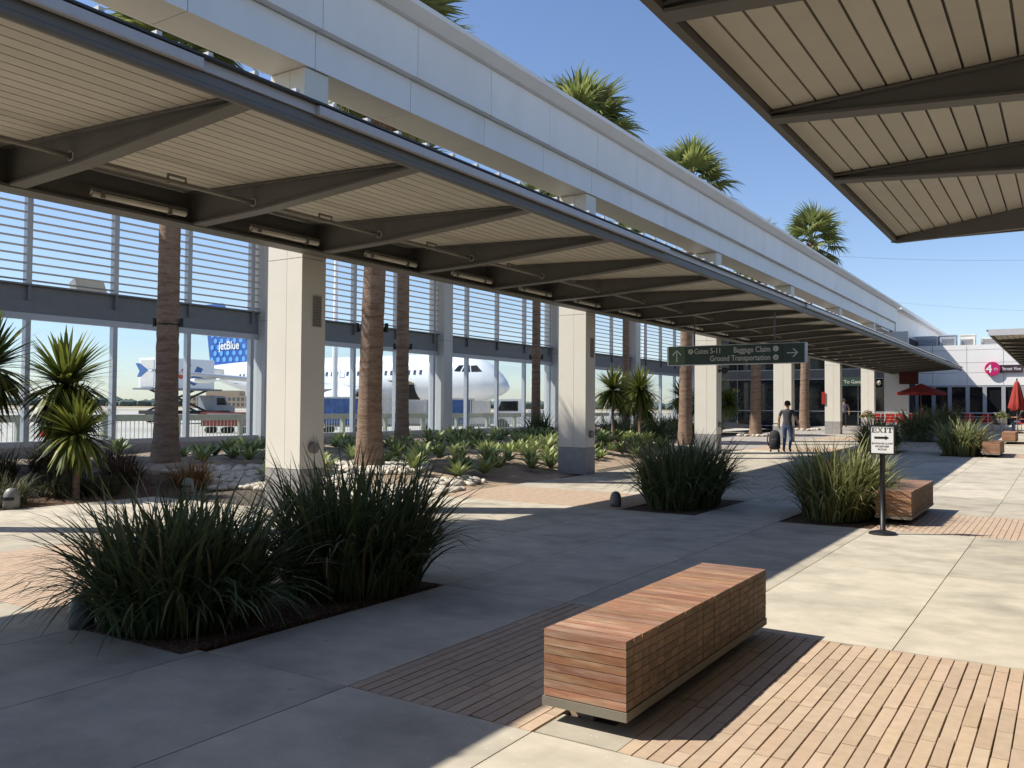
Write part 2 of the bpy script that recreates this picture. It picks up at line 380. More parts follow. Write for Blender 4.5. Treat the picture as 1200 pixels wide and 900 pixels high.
for bi, (x0, x1, y0, y1) in enumerate([(-9.37, -5.77, 3.57, 6.05), (-9.37, -5.77, 12.0, 14.35), (-2.17, .96, 12.0, 14.35), (-9.37, -5.77, 29.4, 31.9),
                                       (-2.17, .96, 29.4, 31.9), (-9.37, -5.77, 38.2, 40.7), (-2.17, .96, 38.2, 40.7)]):
    jr = MB()
    for (x, a, b, L_) in lay(x0, x1, y0, y1):
        z0, z1 = gz(a)+rnd.uniform(-.001, .001), gz(b); jr.tv = .001+rnd.random()
        xa, xb = x-PW/2+.003, x+PW/2-.003; a += .002; b -= .002
        jr.hexa([(xa, a, z0-.03), (xb, a, z0-.03), (xb, b, z1-.03), (xa, b, z1-.03), (xa, a, z0), (xb, a, z0), (xb, b, z1), (xa, b, z1)])
    o = jr.build('pavers', M_paver2, plaza); o['kind'] = 'stuff'

# ---- garden bed
BED = [(-13.0, -4), (-12.95, 8.5), (-13.05, 10.9), (-11.4, 10.75), (-9.6, 10.5), (-9.2, 11.2), (-9.4, 12.9), (-9.42, 15.8), (-9.95, 20.3), (-10.2, 25.5), (-10.9, 28.6), (-12.6, 30.0), (-15.0, 30.6), (-17, 33), (-17, 57), (-20.3, 57), (-20.3, -4)]
def inside(x, y, P):
    r = False; j = len(P)-1
    for i in range(len(P)):
        if (P[i][1] > y) != (P[j][1] > y) and x < (P[j][0]-P[i][0])*(y-P[i][1])/(P[j][1]-P[i][1])+P[i][0]: r = not r
        j = i
    return r
def edge_d(x, y, P):
    best = 99
    for i in range(len(P)):
        ax, ay = P[i]; bx_, by = P[(i+1) % len(P)]
        if ax < -20 and bx_ < -20: continue
        dx, dy = bx_-ax, by-ay; t = max(0, min(1, ((x-ax)*dx+(y-ay)*dy)/(dx*dx+dy*dy)))
        best = min(best, math.hypot(x-ax-t*dx, y-ay-t*dy))
    return best
def bedz(x, y):
    d = edge_d(x, y, BED); s = min(1, d/2.6); s = s*s*(3-2*s)
    return gz(y)-.02+.30*s+.03*math.sin(x*2.1+y*1.3)*s
M_soil = mat('planting_soil', (.34, .26, .185), .95, var=.25, scale=8, bump=.02, bscale=30, c2=(.20, .15, .10), c2scale=1.1)
def bed_mesh(name, m, cond, step=.3):
    b = MB(); nx = int(11.6/step); ny = int(61.5/step); idx = {}
    for i in range(nx+1):
        for j in range(ny+1):
            x, y = -20.4+i*step, -4.2+j*step
            if inside(x, y, BED) or edge_d(x, y, BED) < step*.8:
                idx[i, j] = len(b.v); b.v.append((x, y, bedz(x, y) if inside(x, y, BED) else gz(y)-.045))
    for i in range(nx):
        for j in range(ny):
            k = [(i, j), (i+1, j), (i+1, j+1), (i, j+1)]
            if all(q in idx for q in k) and cond(-20.4+i*step, -4.2+j*step): b._f(tuple(idx[q] for q in k))
    return tag(b.build(name, m, smooth=True), kind='structure')
mulchy = lambda x, y: y < 10.2+.8*math.sin(x*1.7) and x < -12
bed_mesh('mulch_bed', M_mulch, mulchy); bed_mesh('garden_bed', M_soil, lambda x, y: not mulchy(x, y))
# river stones along the bed edge
bm = bmesh.new(); bmesh.ops.create_icosphere(bm, subdivisions=1, radius=1); ICO_V = [v.co.copy() for v in bm.verts]; ICO_F = [[v.index for v in f.verts] for f in bm.faces]; bm.free()
bm = bmesh.new(); bmesh.ops.create_icosphere(bm, subdivisions=2, radius=1); ICO2_V = [v.co.copy() for v in bm.verts]; ICO2_F = [[v.index for v in f.verts] for f in bm.faces]; bm.free()
def rock(mb, x, y, z, r):
    b = len(mb.v); e = Euler((rnd.random()*6, rnd.random()*6, rnd.random()*6)).to_matrix()
    s = Vector((r*rnd.uniform(.8, 1.4), r*rnd.uniform(.7, 1.1), r*rnd.uniform(.5, .75)))
    rz_ = Euler((rnd.uniform(-.3, .3), rnd.uniform(-.3, .3), rnd.random()*6)).to_matrix()
    for v in ICO2_V:
        q = e @ v; n_ = 1+.10*math.sin(q.x*3+r*90)+.08*math.sin(q.y*4+r*50)
        q = rz_ @ Vector((q.x*s.x*n_, q.y*s.y*n_, q.z*s.z*n_)); mb.v.append((x+q.x, y+q.y, z+q.z))
    mb.tv = .001+rnd.random()
    mb._f(*[tuple(b+i for i in f) for f in ICO2_F])
mb = MB(); cnt = 0
while cnt < 1100:
    x, y = rnd.uniform(-14.8, -9.2), rnd.uniform(10.4, 14.6)
    if inside(x, y, BED) and (edge_d(x, y, BED) < 1.35+.4*math.sin(x*2) and not (x > -9.9 and y > 13.2) or math.hypot(x+12.3, y-13.6) < 1.25 or (x < -12.4 and y < 12.6 and edge_d(x, y, BED) < 2.2)):
        rock(mb, x, y, bedz(x, y)+.03, rnd.uniform(.045, .11)); cnt += 1
for _ in range(140):
    x, y = rnd.uniform(-12.8, -10.3), rnd.uniform(27.2, 30.2)
    if inside(x, y, BED) and edge_d(x, y, BED) < .9: rock(mb, x, y, bedz(x, y)+.04, rnd.uniform(.07, .15))
for (px, py) in ((-12.3, 40.1), (-12.3, 48.95)):
    for k in range(34):
        a = k*.37; r_ = rnd.uniform(.45, .95); rock(mb, px+r_*math.cos(a), py+r_*math.sin(a), gz(py)+.04, rnd.uniform(.07, .12))
tag(mb.build('river_stones', M_rock, smooth=True), 'pale rounded river stones lining the planting bed', 'stones', kind='stuff')

# ================================================================== COLUMNS
ORD = ['behind the camera', 'nearest, rising behind the big dark grass clump', 'second from the camera, beside the agave bed',
       'third, directly left of the walking man and behind the arrow end of the hanging sign', 'fourth, the one the walking man passes', 'fifth, left of the patio railing', 'sixth and farthest, at the terminal corner']
def column(y0, label, x1=-9.4, w=.72, d=.48, top=6.53, gear=True, mm=M_cream, zb=None, wallcol=False, joint=None):
    zg = gz(y0) if zb is None else zb
    t = thing('white_column', label, 'column', (x1-w/2, y0+d/2, zg), group='white panelled columns carrying the overhead beam' if not wallcol else 'columns along the glass screen')
    hx, hy = w/2, d/2; top -= zg; jn = (3.72-zg if joint is None else joint-zg)
    bx('core', M_core, t, -hx+.012, hx-.012, -hy+.012, hy-.012, 0, top)
    b = MB(); b.box(-hx-.002, -.002, -hy-.002, -hy+.014, 0, .615); b.box(.002, hx+.002, -hy-.002, -hy+.014, 0, .615)
    b.box(hx-.014, hx+.002, -hy+.016, hy+.002, 0, .615); b.box(-hx-.002, -hx+.014, -hy+.016, hy+.002, 0, .615); b.box(-hx+.016, hx-.016, hy-.014, hy+.002, 0, .615)
    b.build('base', M_cbase, t)
    cut = -hx+w*.56
    for (za, zb_) in ((.622, jn-.004), (jn+.004, top)):
        bx('panel', mm, t, -hx, cut-.003, -hy, -hy+.012, za, zb_); bx('panel', mm, t, cut+.003, hx, -hy, -hy+.012, za, zb_)
        bx('panel', mm, t, hx-.012, hx, -hy+.0125, hy-.0125, za, zb_); bx('panel', mm, t, -hx, -hx+.012, -hy+.0125, hy-.0125, za, zb_)
        bx('panel', mm, t, -hx, hx, hy-.012, hy, za, zb_)
    if gear:
        g = MB(); g.box(hx, hx+.012, -.02, .15, 2.72, 3.18); o = g.build('speaker_grille', mat('speaker_grey', (.30, .275, .23), .7), t)
        sl = MB()
        for k in range(10): sl.box(hx+.012, hx+.016, -.01, .14, 2.74+k*.043, 2.765+k*.043)
        sl.build('grille_slats', mat('speaker_dark', (.2, .185, .16), .7), o)
        g = MB(); g.tube([(hx, .0, .93), (hx+.07, .0, .93)], .085, 16); g.build('wall_light', mat('sconce', (.25, .24, .22), .5, metal=.4), t)
    return t
for k, y in enumerate(COLY):
    if k == 0: continue
    column(y, 'white panelled column with grey metal base, '+ORD[k], gear=k in (1, 2, 3))

# ================================================================== OVERHEAD WHITE BEAM
bt = thing('overhead_beam', 'long white panelled beam with projecting cap high above the left canopy', 'beam', (-9.75, 25, 6.54))
bt_i = Matrix.Translation((-9.75, 25, 6.54)).inverted()
def wbx(name, m, par, x0, x1, y0, y1, z0, z1, off=(-9.75, 25, 6.54)):
    return bx(name, m, par, x0-off[0], x1-off[0], y0-off[1], y1-off[1], z0-off[2], z1-off[2])
BY0, BY1 = G0-PITCH*8, G0+PITCH*23
wbx('core', M_core, bt, -10.08, -9.375, BY0, BY1, 6.555, 8.1)
wbx('back_face', M_white, bt, -10.12, -10.082, BY0, BY1, 6.54, 8.12)
y = BY0
while y < BY1-.01:
    a, b = y+.006, y+PITCH-.006
    wbx('upper_panel', M_white, bt, -9.37, -9.2, a, b, 7.105, 7.985)
    wbx('lower_panel', M_white, bt, -9.372, -9.352, a, b, 6.54, 7.095)
    wbx('soffit_panel', M_cream, bt, -10.08, -9.375, a, b, 6.541, 6.553)
    y += PITCH
capm = MB()
pr_ = [(-9.202, 7.99), (-9.10, 7.995), (-8.93, 8.14), (-8.93, 8.23), (-10.2, 8.23), (-10.2, 8.0)]
capm.prism([(x+9.75, z-6.54) for x, z in pr_], 'y', BY0-25, BY1-25); capm.build('cap', M_white, bt)

# ================================================================== CANOPIES
def canopy(name, label, xf, xb, y0, y1, ribs, lights=True, seams=False, hip=None, gut=None, px=None):
    """xf front edge, xb back beam; soffit 4.05 at front to 4.2 at back"""
    s = 1 if xb > xf else -1
    t = thing(name, label, 'canopy', (xb, y0, 3.76)); ox, oy, oz = xb, y0, 3.76
    def B(nm, m, par, a0, a1, b0, b1, c0, c1): return bx(nm, m, par, min(a0, a1)-ox, max(a0, a1)-ox, b0-oy, b1-oy, c0-oz, c1-oz)
    def zs(x): return 4.05+abs(x-xf)*.04
    W = abs(xb-xf); n = int(round((W-.1)/.176)); pw = (W-.1)/n
    segs = []; y = y0
    while y < y1-.01: segs.append((y, min(y+8.83, y1))); y += 8.83
    for (a, b) in segs:
        for i in range(n):
            xa = xf+s*(.1+i*pw+.009); xc = xf+s*(.1+(i+1)*pw-.009)
            za, zc = zs(xa), zs(xc); m = MB()
            p = [(xa, a+.002, za), (xc, a+.002, zc), (xc, b-.002, zc), (xa, b-.002, za), (xa, a+.002, za+.03), (xc, a+.002, zc+.03), (xc, b-.002, zc+.03), (xa, b-.002, za+.03)]
            m.hexa([(q[0]-ox, q[1]-oy, q[2]-oz) for q in p]); m.build('soffit_plank', M_plank, t)
    # roof deck
    m = MB(); p = []
    for z_ in (.034, .10):
        for (x, yy) in ((xf+s*.03, y0), (xb-s*-.15, y0), (xb-s*-.15, y1), (xf+s*.03, y1)): p.append((x-ox, yy-oy, zs(x)+z_-oz))
    m.hexa(p); rf = m.build('roof_deck', M_roof, t)
    if seams:
        y = G0-20*.4415-9*.4415; me = None
        while y < y1-.1:
            if y > y0:
                if me is None:
                    b2 = MB(); b2.hexa([(0, -.022, .0), (-3.9, -.022, .155), (-3.9, .022, .155), (0, .022, 0), (0, -.022, .036), (-3.9, -.022, .19), (-3.9, .022, .19), (0, .022, .036)]); me = b2.mesh('roof_seam', M_seam)
                obj('roof_seam', me, rf, (xf+.045-ox, y-oy, 4.192-oz))
            y += .4415
    # ribs: tapered I sections
    for y in ribs:
        m = MB(); prof = [(xb, 3.79), (xf+s*W*.62, 3.84), (xf+s*.12, 4.0), (xf+s*.12, zs(xf)-.006), (xb, zs(xb)-.006)]
        m.prism([(a-ox, b-oz) for a, b in prof], 'y', y-.03-oy, y+.03-oy)
        for (pa, pb) in (((xb, 3.765), (xf+s*W*.62, 3.815)), ((xf+s*W*.62, 3.815), (xf+s*.1, 3.975))):
            m.hexa([(pa[0]-ox, y-.085-oy, pa[1]-oz), (pb[0]-ox, y-.085-oy, pb[1]-oz), (pb[0]-ox, y+.085-oy, pb[1]-oz), (pa[0]-ox, y+.085-oy, pa[1]-oz),
                    (pa[0]-ox, y-.085-oy, pa[1]+.024-oz), (pb[0]-ox, y-.085-oy, pb[1]+.024-oz), (pb[0]-ox, y+.085-oy, pb[1]+.024-oz), (pa[0]-ox, y+.085-oy, pa[1]+.024-oz)])
        pa, pb = (xb, zs(xb)-.03), (xf+s*.1, zs(xf)-.03)
        m.hexa([(pa[0]-ox, y-.085-oy, pa[1]-oz), (pb[0]-ox, y-.085-oy, pb[1]-oz), (pb[0]-ox, y+.085-oy, pb[1]-oz), (pa[0]-ox, y+.085-oy, pa[1]-oz),
                (pa[0]-ox, y-.085-oy, pa[1]+.02-oz), (pb[0]-ox, y-.085-oy, pb[1]+.02-oz), (pb[0]-ox, y+.085-oy, pb[1]+.02-oz), (pa[0]-ox, y+.085-oy, pa[1]+.02-oz)])
        r_ = m.build('rib', M_steel, t)
        if px:
            c = MB()
            for k in range(20):
                a, b = 2*math.pi*k/20, 2*math.pi*(k+1)/20
                c.tube([(px-ox+.045*math.cos(a), y-.034-oy, 3.93-oz+.045*math.sin(a)), (px-ox+.045*math.cos(b), y-.034-oy, 3.93-oz+.045*math.sin(b))], .008, 5)
            c.build('pipe_hole_highlight', M_tube, r_)  # pale ring stands in for the sun highlight around the pipe hole
    if hip:
        (hx0, hy0), (hx1, hy1) = hip; m = MB(); d = Vector((hx1-hx0, hy1-hy0, 0)).normalized(); nn = Vector((-d.y, d.x, 0))*.05
        p = []
        for (x, yy, za, zb_) in ((hx0, hy0, 3.97, 4.03), (hx1, hy1, 3.72, zs(hx1)-.01)): p.append((Vector((x, yy, 0)), za, zb_))
        (a, a0, a1), (b, b0, b1) = p
        q = [a-nn, b-nn, b+nn, a+nn]
        m.hexa([(v.x-ox, v.y-oy, z-oz) for v, z in zip(q, (a0, b0, b0, a0))]+[(v.x-ox, v.y-oy, z-oz) for v, z in zip(q, (a1, b1, b1, a1))]); m.build('hip_rib', M_steel, t)
    # back beam
    e = -.08*s
    m = MB(); lo, hi = sorted((xb+s*.06, xb-s*.24)); m.box(lo-ox, hi-ox, 0, y1-y0, 0, .03)
    lo, hi = sorted((xb-s*.03, xb-s*.06)); m.box(lo-ox, hi-ox, 0, y1-y0, .03, .43); m.build('back_beam', M_steel, t)
    # front edge
    lo, hi = sorted((xf+s*.03, xf+s*.1)); B('edge_angle', M_gutterd if gut else M_steel, t, lo, hi, y0, y1, 3.99, 4.14)
    lo, hi = sorted((xf-s*.06, xf+s*.029)); B('roof_edge', M_roof, t, lo, hi, y0, y1, 4.172, 4.19)
    lo, hi = sorted((xf, xf+s*.029)); B('fascia', M_gutter if gut else M_steel, t, lo, hi, y0, y1, 4.09, 4.171)
    if gut:
        for (a, b) in gut:
            m = MB(); m.prism([(x-ox, z-oz) for x, z in ((xf-s*.05, 4.16), (xf-s*.05, 4.09), (xf-s*.045, 4.08), (xf-s*.002, 4.078), (xf-s*.002, 4.16))], 'y', a-oy, b-oy); m.build('gutter', M_gutter, t)
        m = MB(); m.tube([(xf+s*.065-ox, y0-oy, 3.995-oz), (xf+s*.065-ox, y1-oy, 3.995-oz)], .042, 10); m.build('edge_tube', M_gutterd, t, smooth=True)
    else:
        m = MB(); lo, hi = sorted((xf, xb)); m.box(lo-ox, hi-ox, y1-y0-.003, y1-y0+.05, 4.0-oz, 4.2-oz); m.build('end_fascia', M_steel, t)
        m = MB(); m.box(lo-ox, hi-ox, -.05, .003, 4.0-oz, 4.2-oz); m.build('end_fascia', M_gutter, t)
    if lights:
        tm = None
        for y in ribs[:-1]:
            if tm is None:
                b2 = MB(); b2.tube([(0, .78, 0), (0, 1.98, 0)], .035, 10); tm = b2.mesh('light_tube', M_tube, True)
                b3 = MB(); b3.box(-.025, .025, .76, 2.0, .036, .06); b3.tube([(.02, .9, .04), (.02, .9, -.03)], .03, 8); b3.tube([(.02, 1.75, .04), (.02, 1.75, -.05)], .028, 8); hm = b3.mesh('light_housing', M_steel)
            o = obj('light_tube', tm, t, (xb+.28-ox, y-oy, 3.87-oz)); obj('light_housing', hm, o)
    if px:
        m = MB(); m.tube([(px-ox, 0, 3.93-oz), (px-ox, y1-y0, 3.93-oz)], .026, 8); p = m.build('sprinkler_pipe', M_pipe, t, smooth=True)
        b2 = MB(); b2.tube([(0, 0, 0), (0, 0, .07), (0, -.22, .07), (0, -.22, -.03)], [.016, .016, .016, .022], 6); me = b2.mesh('sprinkler_head', M_pipe)
        for y in ribs[:-1]: obj('sprinkler_head', me, p, (px-ox, y+1.25-oy, 3.93-oz))
    return t
LR = [G0+PITCH*k for k in range(-8, 23)]
canopy('shade_canopy', 'long canopy with tan plank soffit and dark tapered ribs beneath the white beam', -5.5, -9.3, G0-PITCH*8.4, 59.7, LR, True, True,
       gut=[(-9, 4.15), (5.35, 13.2), (22, 40)], px=-8.03)
canopy('shade_canopy', 'near overhead canopy corner with tan planks at the top right', -2.17, 1.5, -7.2, 13.6, [9.58-2.3*k for k in range(0, 7)], False, False, hip=((-2.1, 13.53), (1.5, 11.6)))
canopy('shade_canopy', 'far canopy tip on the right in front of the white restaurant wall', -2.2, 1.5, 32.3, 60, [35.2+PITCH*k for k in range(11)], False, False)
for k, (y, z) in enumerate(((2.5, 0), (11.2, 0), (35, .2), (44, .33), (53, .44))):
    t = column(y, 'white column out of frame holding up the right-hand canopy, number %s along' % ['one', 'two', 'three', 'four', 'five'][k], x1=2.3, top=4.1, gear=False, zb=z, joint=3.6)

# ================================================================== GLASS SCREEN WALL
WX = -20.6
ws = thing('glass_screen_wall', 'glazed screen wall with horizontal louvre slats along the airfield', 'glass wall', (WX, 17.49, 0))
def wb(nm, m, par, x0, x1, y0, y1, z0, z1): return bx(nm, m, par, x0-WX, x1-WX, y0-17.49, y1-17.49, z0, z1)
wy0, wy1 = 17.49-PITCH*6, 17.49+PITCH*18
wb('kerb_wall', M_kerb, ws, WX-.15, WX+.15, wy0, wy1, -.05, .52)
wb('sill_rail', M_mull, ws, WX-.08, WX+.1, wy0, wy1, .52, .66)
hb = wb('steel_beam', M_wallst, ws, WX-.02, WX+.02, wy0, wy1, 3.70, 4.33)
wb('beam_flange', M_wallst, hb, WX-.14, WX+.14, wy0, wy1, 4.33, 4.37); wb('beam_flange', M_wallst, hb, WX+.02, WX+.05, wy0, wy1, 3.68, 3.98)
wb('head_rail', M_mull, ws, WX-.06, WX+.08, wy0, wy1, 3.53, 3.68)
wb('top_rail', M_mull, ws, WX-.08, WX+.08, wy0, wy1, 6.83, 6.95)
b2 = MB(); b2.hexa([(-.045, 0, -.008), (.045, 0, .008), (.045, PITCH-.11, .008), (-.045, PITCH-.11, -.008), (-.045, 0, .008), (.045, 0, .024), (.045, PITCH-.11, .024), (-.045, PITCH-.11, .008)]); slat_me = b2.mesh('louvre_slat', M_slat)
b2 = MB(); b2.box(-.008, .008, .05, PITCH-.05, .66, 3.53); pane_me = b2.mesh('glass_pane', M_glass)
for k in range(-6, 18):
    y = 17.49+PITCH*k-17.49
    mu = bx('mullion', M_mull, ws, -.07, .09, y-.06, y+.06, .66, 3.53)
    bx('mullion', M_mull, ws, -.07, .09, y-.065, y+.065, 4.37, 6.83)
    bx('stiffener', M_wallst, hb, .0201, .12, y-.03, y+.03, 3.985, 4.325)
    obj('glass_pane', pane_me, ws, (0, y, 0))
    for j in range(12):
        if k >= -5: obj('louvre_slat', slat_me, ws, (0, y+.055, 4.455+j*.2))
WCL = ['first, left edge hidden by the nearest column', 'between the second and third palm', 'left of the second plaza column', 'behind the cluster of spiky plants', 'behind the hanging green sign']
for k, y in enumerate((17.74, 26.57, 35.4, 44.2, 53.0)):
    column(y, 'shaded grey-white column in the glass screen wall, '+WCL[k], x1=-20.24, w=.74, d=.55, top=8.0, gear=False, mm=mat('grey_panel', (.56, .57, .57), .5, var=.03), zb=0, wallcol=True, joint=4.1)
tag(MB().box(-24.5, -19.2, wy0, wy1, 8.0, 8.25).build('shade_roof', M_white), 'unseen flat white roof above the glass screen wall, added to cast shade', 'roof')  # unseen roof, sized to cast the shade on wall columns and palms
t = thing('floodlight', 'boxy white floodlight seen through the louvres at the far left', 'floodlight', (-21.6, 13.0, 4.2))
MB().hexa([(-.15, -.42, .28), (.15, -.42, .28), (.15, .42, .28), (-.15, .42, .28), (-.25, -.40, .5), (.0, -.40, .62), (.0, .40, .62), (-.25, .40, .5)]).build('head', M_cream, t)
MB().tube([(0, 0, 0), (0, 0, .3)], .03, 8).tube([(0, -.3, .28), (0, -.3, .1), (0, .3, .1), (0, .3, .28)], .02, 6).build('bracket', M_fix, t)
MB().tube([(0, 0, .0), (.95, 0, .0)], .03, 8).build('arm', M_fix, t)

# ================================================================== BENCHES
BW, BL, NB, NL = .45, 2.22, 24, 8
bh = .328/NL; bl = BL/NB
bdm = []
for k in range(3):
    x, y, z = BW/2-.001*k, bl/2-.0028-.0012*(k == 2), bh/2-.0017; c_ = .002
    m = MB(); m.cur = 0
    v = [(-x, -y, -z), (x, -y, -z), (x, y, -z), (-x, y, -z), (-x, -y, z), (x, -y, z), (x, y, z), (-x, y, z)]
    m.v = v; m._f((0, 3, 2, 1), (4, 5, 6, 7), (0, 1, 5, 4), (2, 3, 7, 6)); m.cur = 1; m._f((1, 2, 6, 5), (3, 0, 4, 7))
    bdm.append(m.mesh('board', [M_wood, M_woode]))
def bench(loc, label, detailed=True):
    t = thing('wood_bench', label, 'bench', loc, group='stacked timber block benches')
    MB().box(-BW/2-.004, BW/2+.004, -.004, BL+.004, .08, .124).build('skirt', M_skirt, t)
    b = MB(); b.box(-BW/2+.15, BW/2-.15, .4, BL-.4, 0, .08); b.build('plinth', M_core, t)
    bx('core', M_core, t, -BW/2+.03, BW/2-.03, .03, BL-.03, .124, .42)
    if detailed:
        kk = [rnd.choice((0, 0, 1, 2)) for _ in range(NB)]; gg = [rnd.uniform(-.0012, .0012) for _ in range(NB)]
        for j in range(NL):
            for i in range(NB):
                gap = gg[i]
                o = obj('board', bdm[kk[i]], t, (rnd.uniform(-.001, .001), (i+.5)*bl+gap, .127+(j+.5)*bh))
    else:
        for j in range(NL): 
            m = MB(); m.box(-BW/2, BW/2, .0, BL, .127+j*bh, .127+(j+1)*bh-.004); m.build('board_layer', M_wood, t)
    return t
bench((-1.975, 3.72, 0), 'nearest stacked timber bench, sunlit, in the foreground paving')
bench((-2.0, 12.6, 0), 'stacked timber bench behind the EXIT sign post beside the bright grass clump')
bench((-1.95, 29.3, gz(29.3)+.012), 'third timber bench, small, at the end of the far bright grass clump', False)
bench((-1.95, 38.2, gz(38.2)+.012), 'farthest small timber bench near the patio railing', False)

# ================================================================== GRASSES AND PLANTS
def blades(nb, h, spread, rad, wid=.011, droop=.5, seed=0, rx=None, ry=None, up=.35):
    r = random.Random(seed); m = MB(); rx = rx or rad; ry = ry or rad
    for _ in range(nb):
        a = r.random()*2*math.pi; q = math.sqrt(r.random())
        bx_, by = rx*q*math.cos(a), ry*q*math.sin(a)
        out = Vector((bx_/max(rx, .01)*.75+r.gauss(0, .5), by/max(ry, .01)*.75+r.gauss(0, .5), 0))
        L_ = h*min(1.25, max(.35, r.gauss(.86, .2))); lean = spread*r.uniform(.1, 1.35)
        d = out.normalized() if out.length > .01 else Vector((1, 0, 0)); lean *= min(1, out.length+.25)
        side = Vector((-d.y, d.x, 0)); side = (side*math.cos(.6)+Vector((0, 0, 1))*0).normalized()
        tw = r.uniform(-.8, .8); side = (side*math.cos(tw)+d*math.sin(tw)).normalized()
        pts = []; n = 6; p = Vector((bx_, by, 0)); ang = lean*.35
        for i in range(n+1):
            pts.append(p.copy()); p = p+(d*math.sin(ang)+Vector((0, 0, 1))*math.cos(ang))*(L_/n)
            ang += (lean*.22+droop*r.uniform(.02, .16)*(i/n+.2)*2.2)
            if p.z < .03: p.z = .03
        w_ = wid*r.uniform(.7, 1.3)
        m.tv = .001+max(0, min(1, r.gauss(.42, .34))); m.cur = 1 if r.random() < .05 else 0
        m.strip(pts, [w_*.7, w_, w_, w_*.9, w_*.75, w_*.5, w_*.08], side)
    return m
def grass(loc, label, mb, m, name='grass_clump', cat='grass clump', group=None, rz=0, scale=1):
    o = mb.build(name, [m, M_straw], None, True, loc, (0, 0, rz)); o.scale = (scale,)*3; return tag(o, label, cat, group)
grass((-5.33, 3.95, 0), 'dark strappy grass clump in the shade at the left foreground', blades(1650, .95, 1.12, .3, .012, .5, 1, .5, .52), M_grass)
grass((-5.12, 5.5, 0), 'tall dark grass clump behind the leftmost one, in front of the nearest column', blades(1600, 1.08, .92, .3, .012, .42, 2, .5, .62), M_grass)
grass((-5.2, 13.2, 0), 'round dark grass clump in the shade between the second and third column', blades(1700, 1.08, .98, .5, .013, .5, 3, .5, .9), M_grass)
grass((-2.8, 13.2, 0), 'bright sunlit grass clump behind the EXIT sign', blades(1700, 1.02, .95, .5, .013, .55, 4, .48, .88), M_grass_sunlit)
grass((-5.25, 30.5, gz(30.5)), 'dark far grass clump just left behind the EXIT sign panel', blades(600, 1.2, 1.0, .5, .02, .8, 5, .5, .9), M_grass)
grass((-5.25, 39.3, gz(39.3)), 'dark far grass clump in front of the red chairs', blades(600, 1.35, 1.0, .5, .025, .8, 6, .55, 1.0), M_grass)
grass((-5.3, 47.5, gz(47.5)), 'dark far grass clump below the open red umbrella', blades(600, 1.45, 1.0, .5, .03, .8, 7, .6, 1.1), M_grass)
grass((-2.85, 30.4, gz(30.4)), 'half-sunlit far grass clump left of the third bench', blades(800, 1.15, 1.0, .5, .02, .8, 8, .5, .95), M_grass_sunlit)
# bed grasses on the left
sp = [((-13.75, 10.35), M_dry, .50, 'orange-brown dry grass tuft right of the path light'), ((-14.3, 9.3), M_dbrown, .45, 'dark russet grass tuft behind the path light'),
      ((-15.4, 9.9), M_dbrown, .5, 'russet grass tuft at the foot of the leftmost palm'), ((-16.0, 8.9), M_dbrown, .55, 'russet grass mound left of the leftmost palm base'),
      ((-13.7, 8.5), M_dgreen, .36, 'low grey-green tuft at the mulch edge near the path light'), ((-13.9, 7.9), M_dgreen, .34, 'low sage tuft in the middle of the mulch bed'),
      ((-13.6, 6.9), M_dgreen, .45, 'upright sage tuft right of the leftmost path light'), ((-14.6, 6.7), M_dry, .45, 'straw coloured tuft at the left picture edge'),
      ((-15.3, 7.6), M_dgreen, .5, 'dark sage tuft below the spiky plants'), ((-14.6, 8.4), M_dgreen, .35, 'small sage tuft below the short spiky plant'), ((-16.5, 7.4), M_dbrown, .5, 'russet tuft against the glass wall kerb at the left')]
for i, ((x, y), m, h, lb) in enumerate(sp):
    grass((x, y, bedz(x, y)-.02), lb, blades(420, h*1.15, 1.1, .25, .008, .9, 20+i, .3, .3), m, 'grass_tuft', 'grass tuft', 'low tufts in the mulch bed')
# strappy hedge beyond the agaves
for i in range(13):
    x, y = -16.8+1.3*(i % 3), 28+i*1.05
    grass((x, y, bedz(x, y)-.03 if inside(x, y, BED) else gz(y)), 'dark strappy shrub in the shaded row below the spiky plants', blades(240, 1.05, 1.0, .4, .02, .7, 60+i, .4, .4), M_grass, 'strap_shrub', 'shrub', 'shaded shrub row behind the agaves')
def yucca_head(r, seed, n=260):
    g = random.Random(seed); m = MB()
    for k in range(n):
        u = g.uniform(-.9, 1); a = g.random()*2*math.pi; c_ = math.sqrt(1-u*u); d = Vector((c_*math.cos(a), c_*math.sin(a), u))
        side = d.cross(Vector((0, 0, 1))); side = side.normalized() if side.length > .05 else Vector((1, 0, 0))
        L_ = r*g.uniform(.8, 1.1); pts = []; p = d*.04; n2 = 4
        for i in range(n2+1):
            pts.append(p.copy()); dd = (d+Vector((0, 0, -.10*i-(.12*i if u < 0 else 0)))).normalized(); p = p+dd*L_/n2
        m.tv = .001+max(0, min(1, g.gauss(.45, .3))); w_ = r*.042
        m.strip(pts, [w_*.7, w_, w_*.95, w_*.65, w_*.06], side)
    return m
YH = [yucca_head(.86, 100+i).mesh('leaf_head', M_yucca) for i in range(4)]
def yucca(x, y, heads, label, zb=None):
    zb = bedz(x, y) if zb is None else zb
    t = thing('spiky_yucca', label, 'spiky plant', (x, y, zb), group='spiky rosette trees in the bed')
    for i, (dx, dy, dz, s) in enumerate(heads):
        MB().tube([(dx*.1, dy*.1, -.1), (dx*.5, dy*.5, dz*.5), (dx, dy, dz)], [.06, .05, .045], 7).build('stem', M_trunk, t)
        obj('leaf_head', YH[(i+int(x*7)) % 4], t, (dx, dy, dz), (0, 0, rnd.random()*6), s)
        MB().tube([(dx, dy, dz-.05), (dx, dy, dz+.1)], [.05, .03], 6).build('bud', M_yucca, t)
yucca(-14.35, 8.25, [(0, 0, 1.75, 1.12), (-.25, .2, 1.25, .9)], 'tall spiky plant with a sunlit yellow-green head by the left glass')
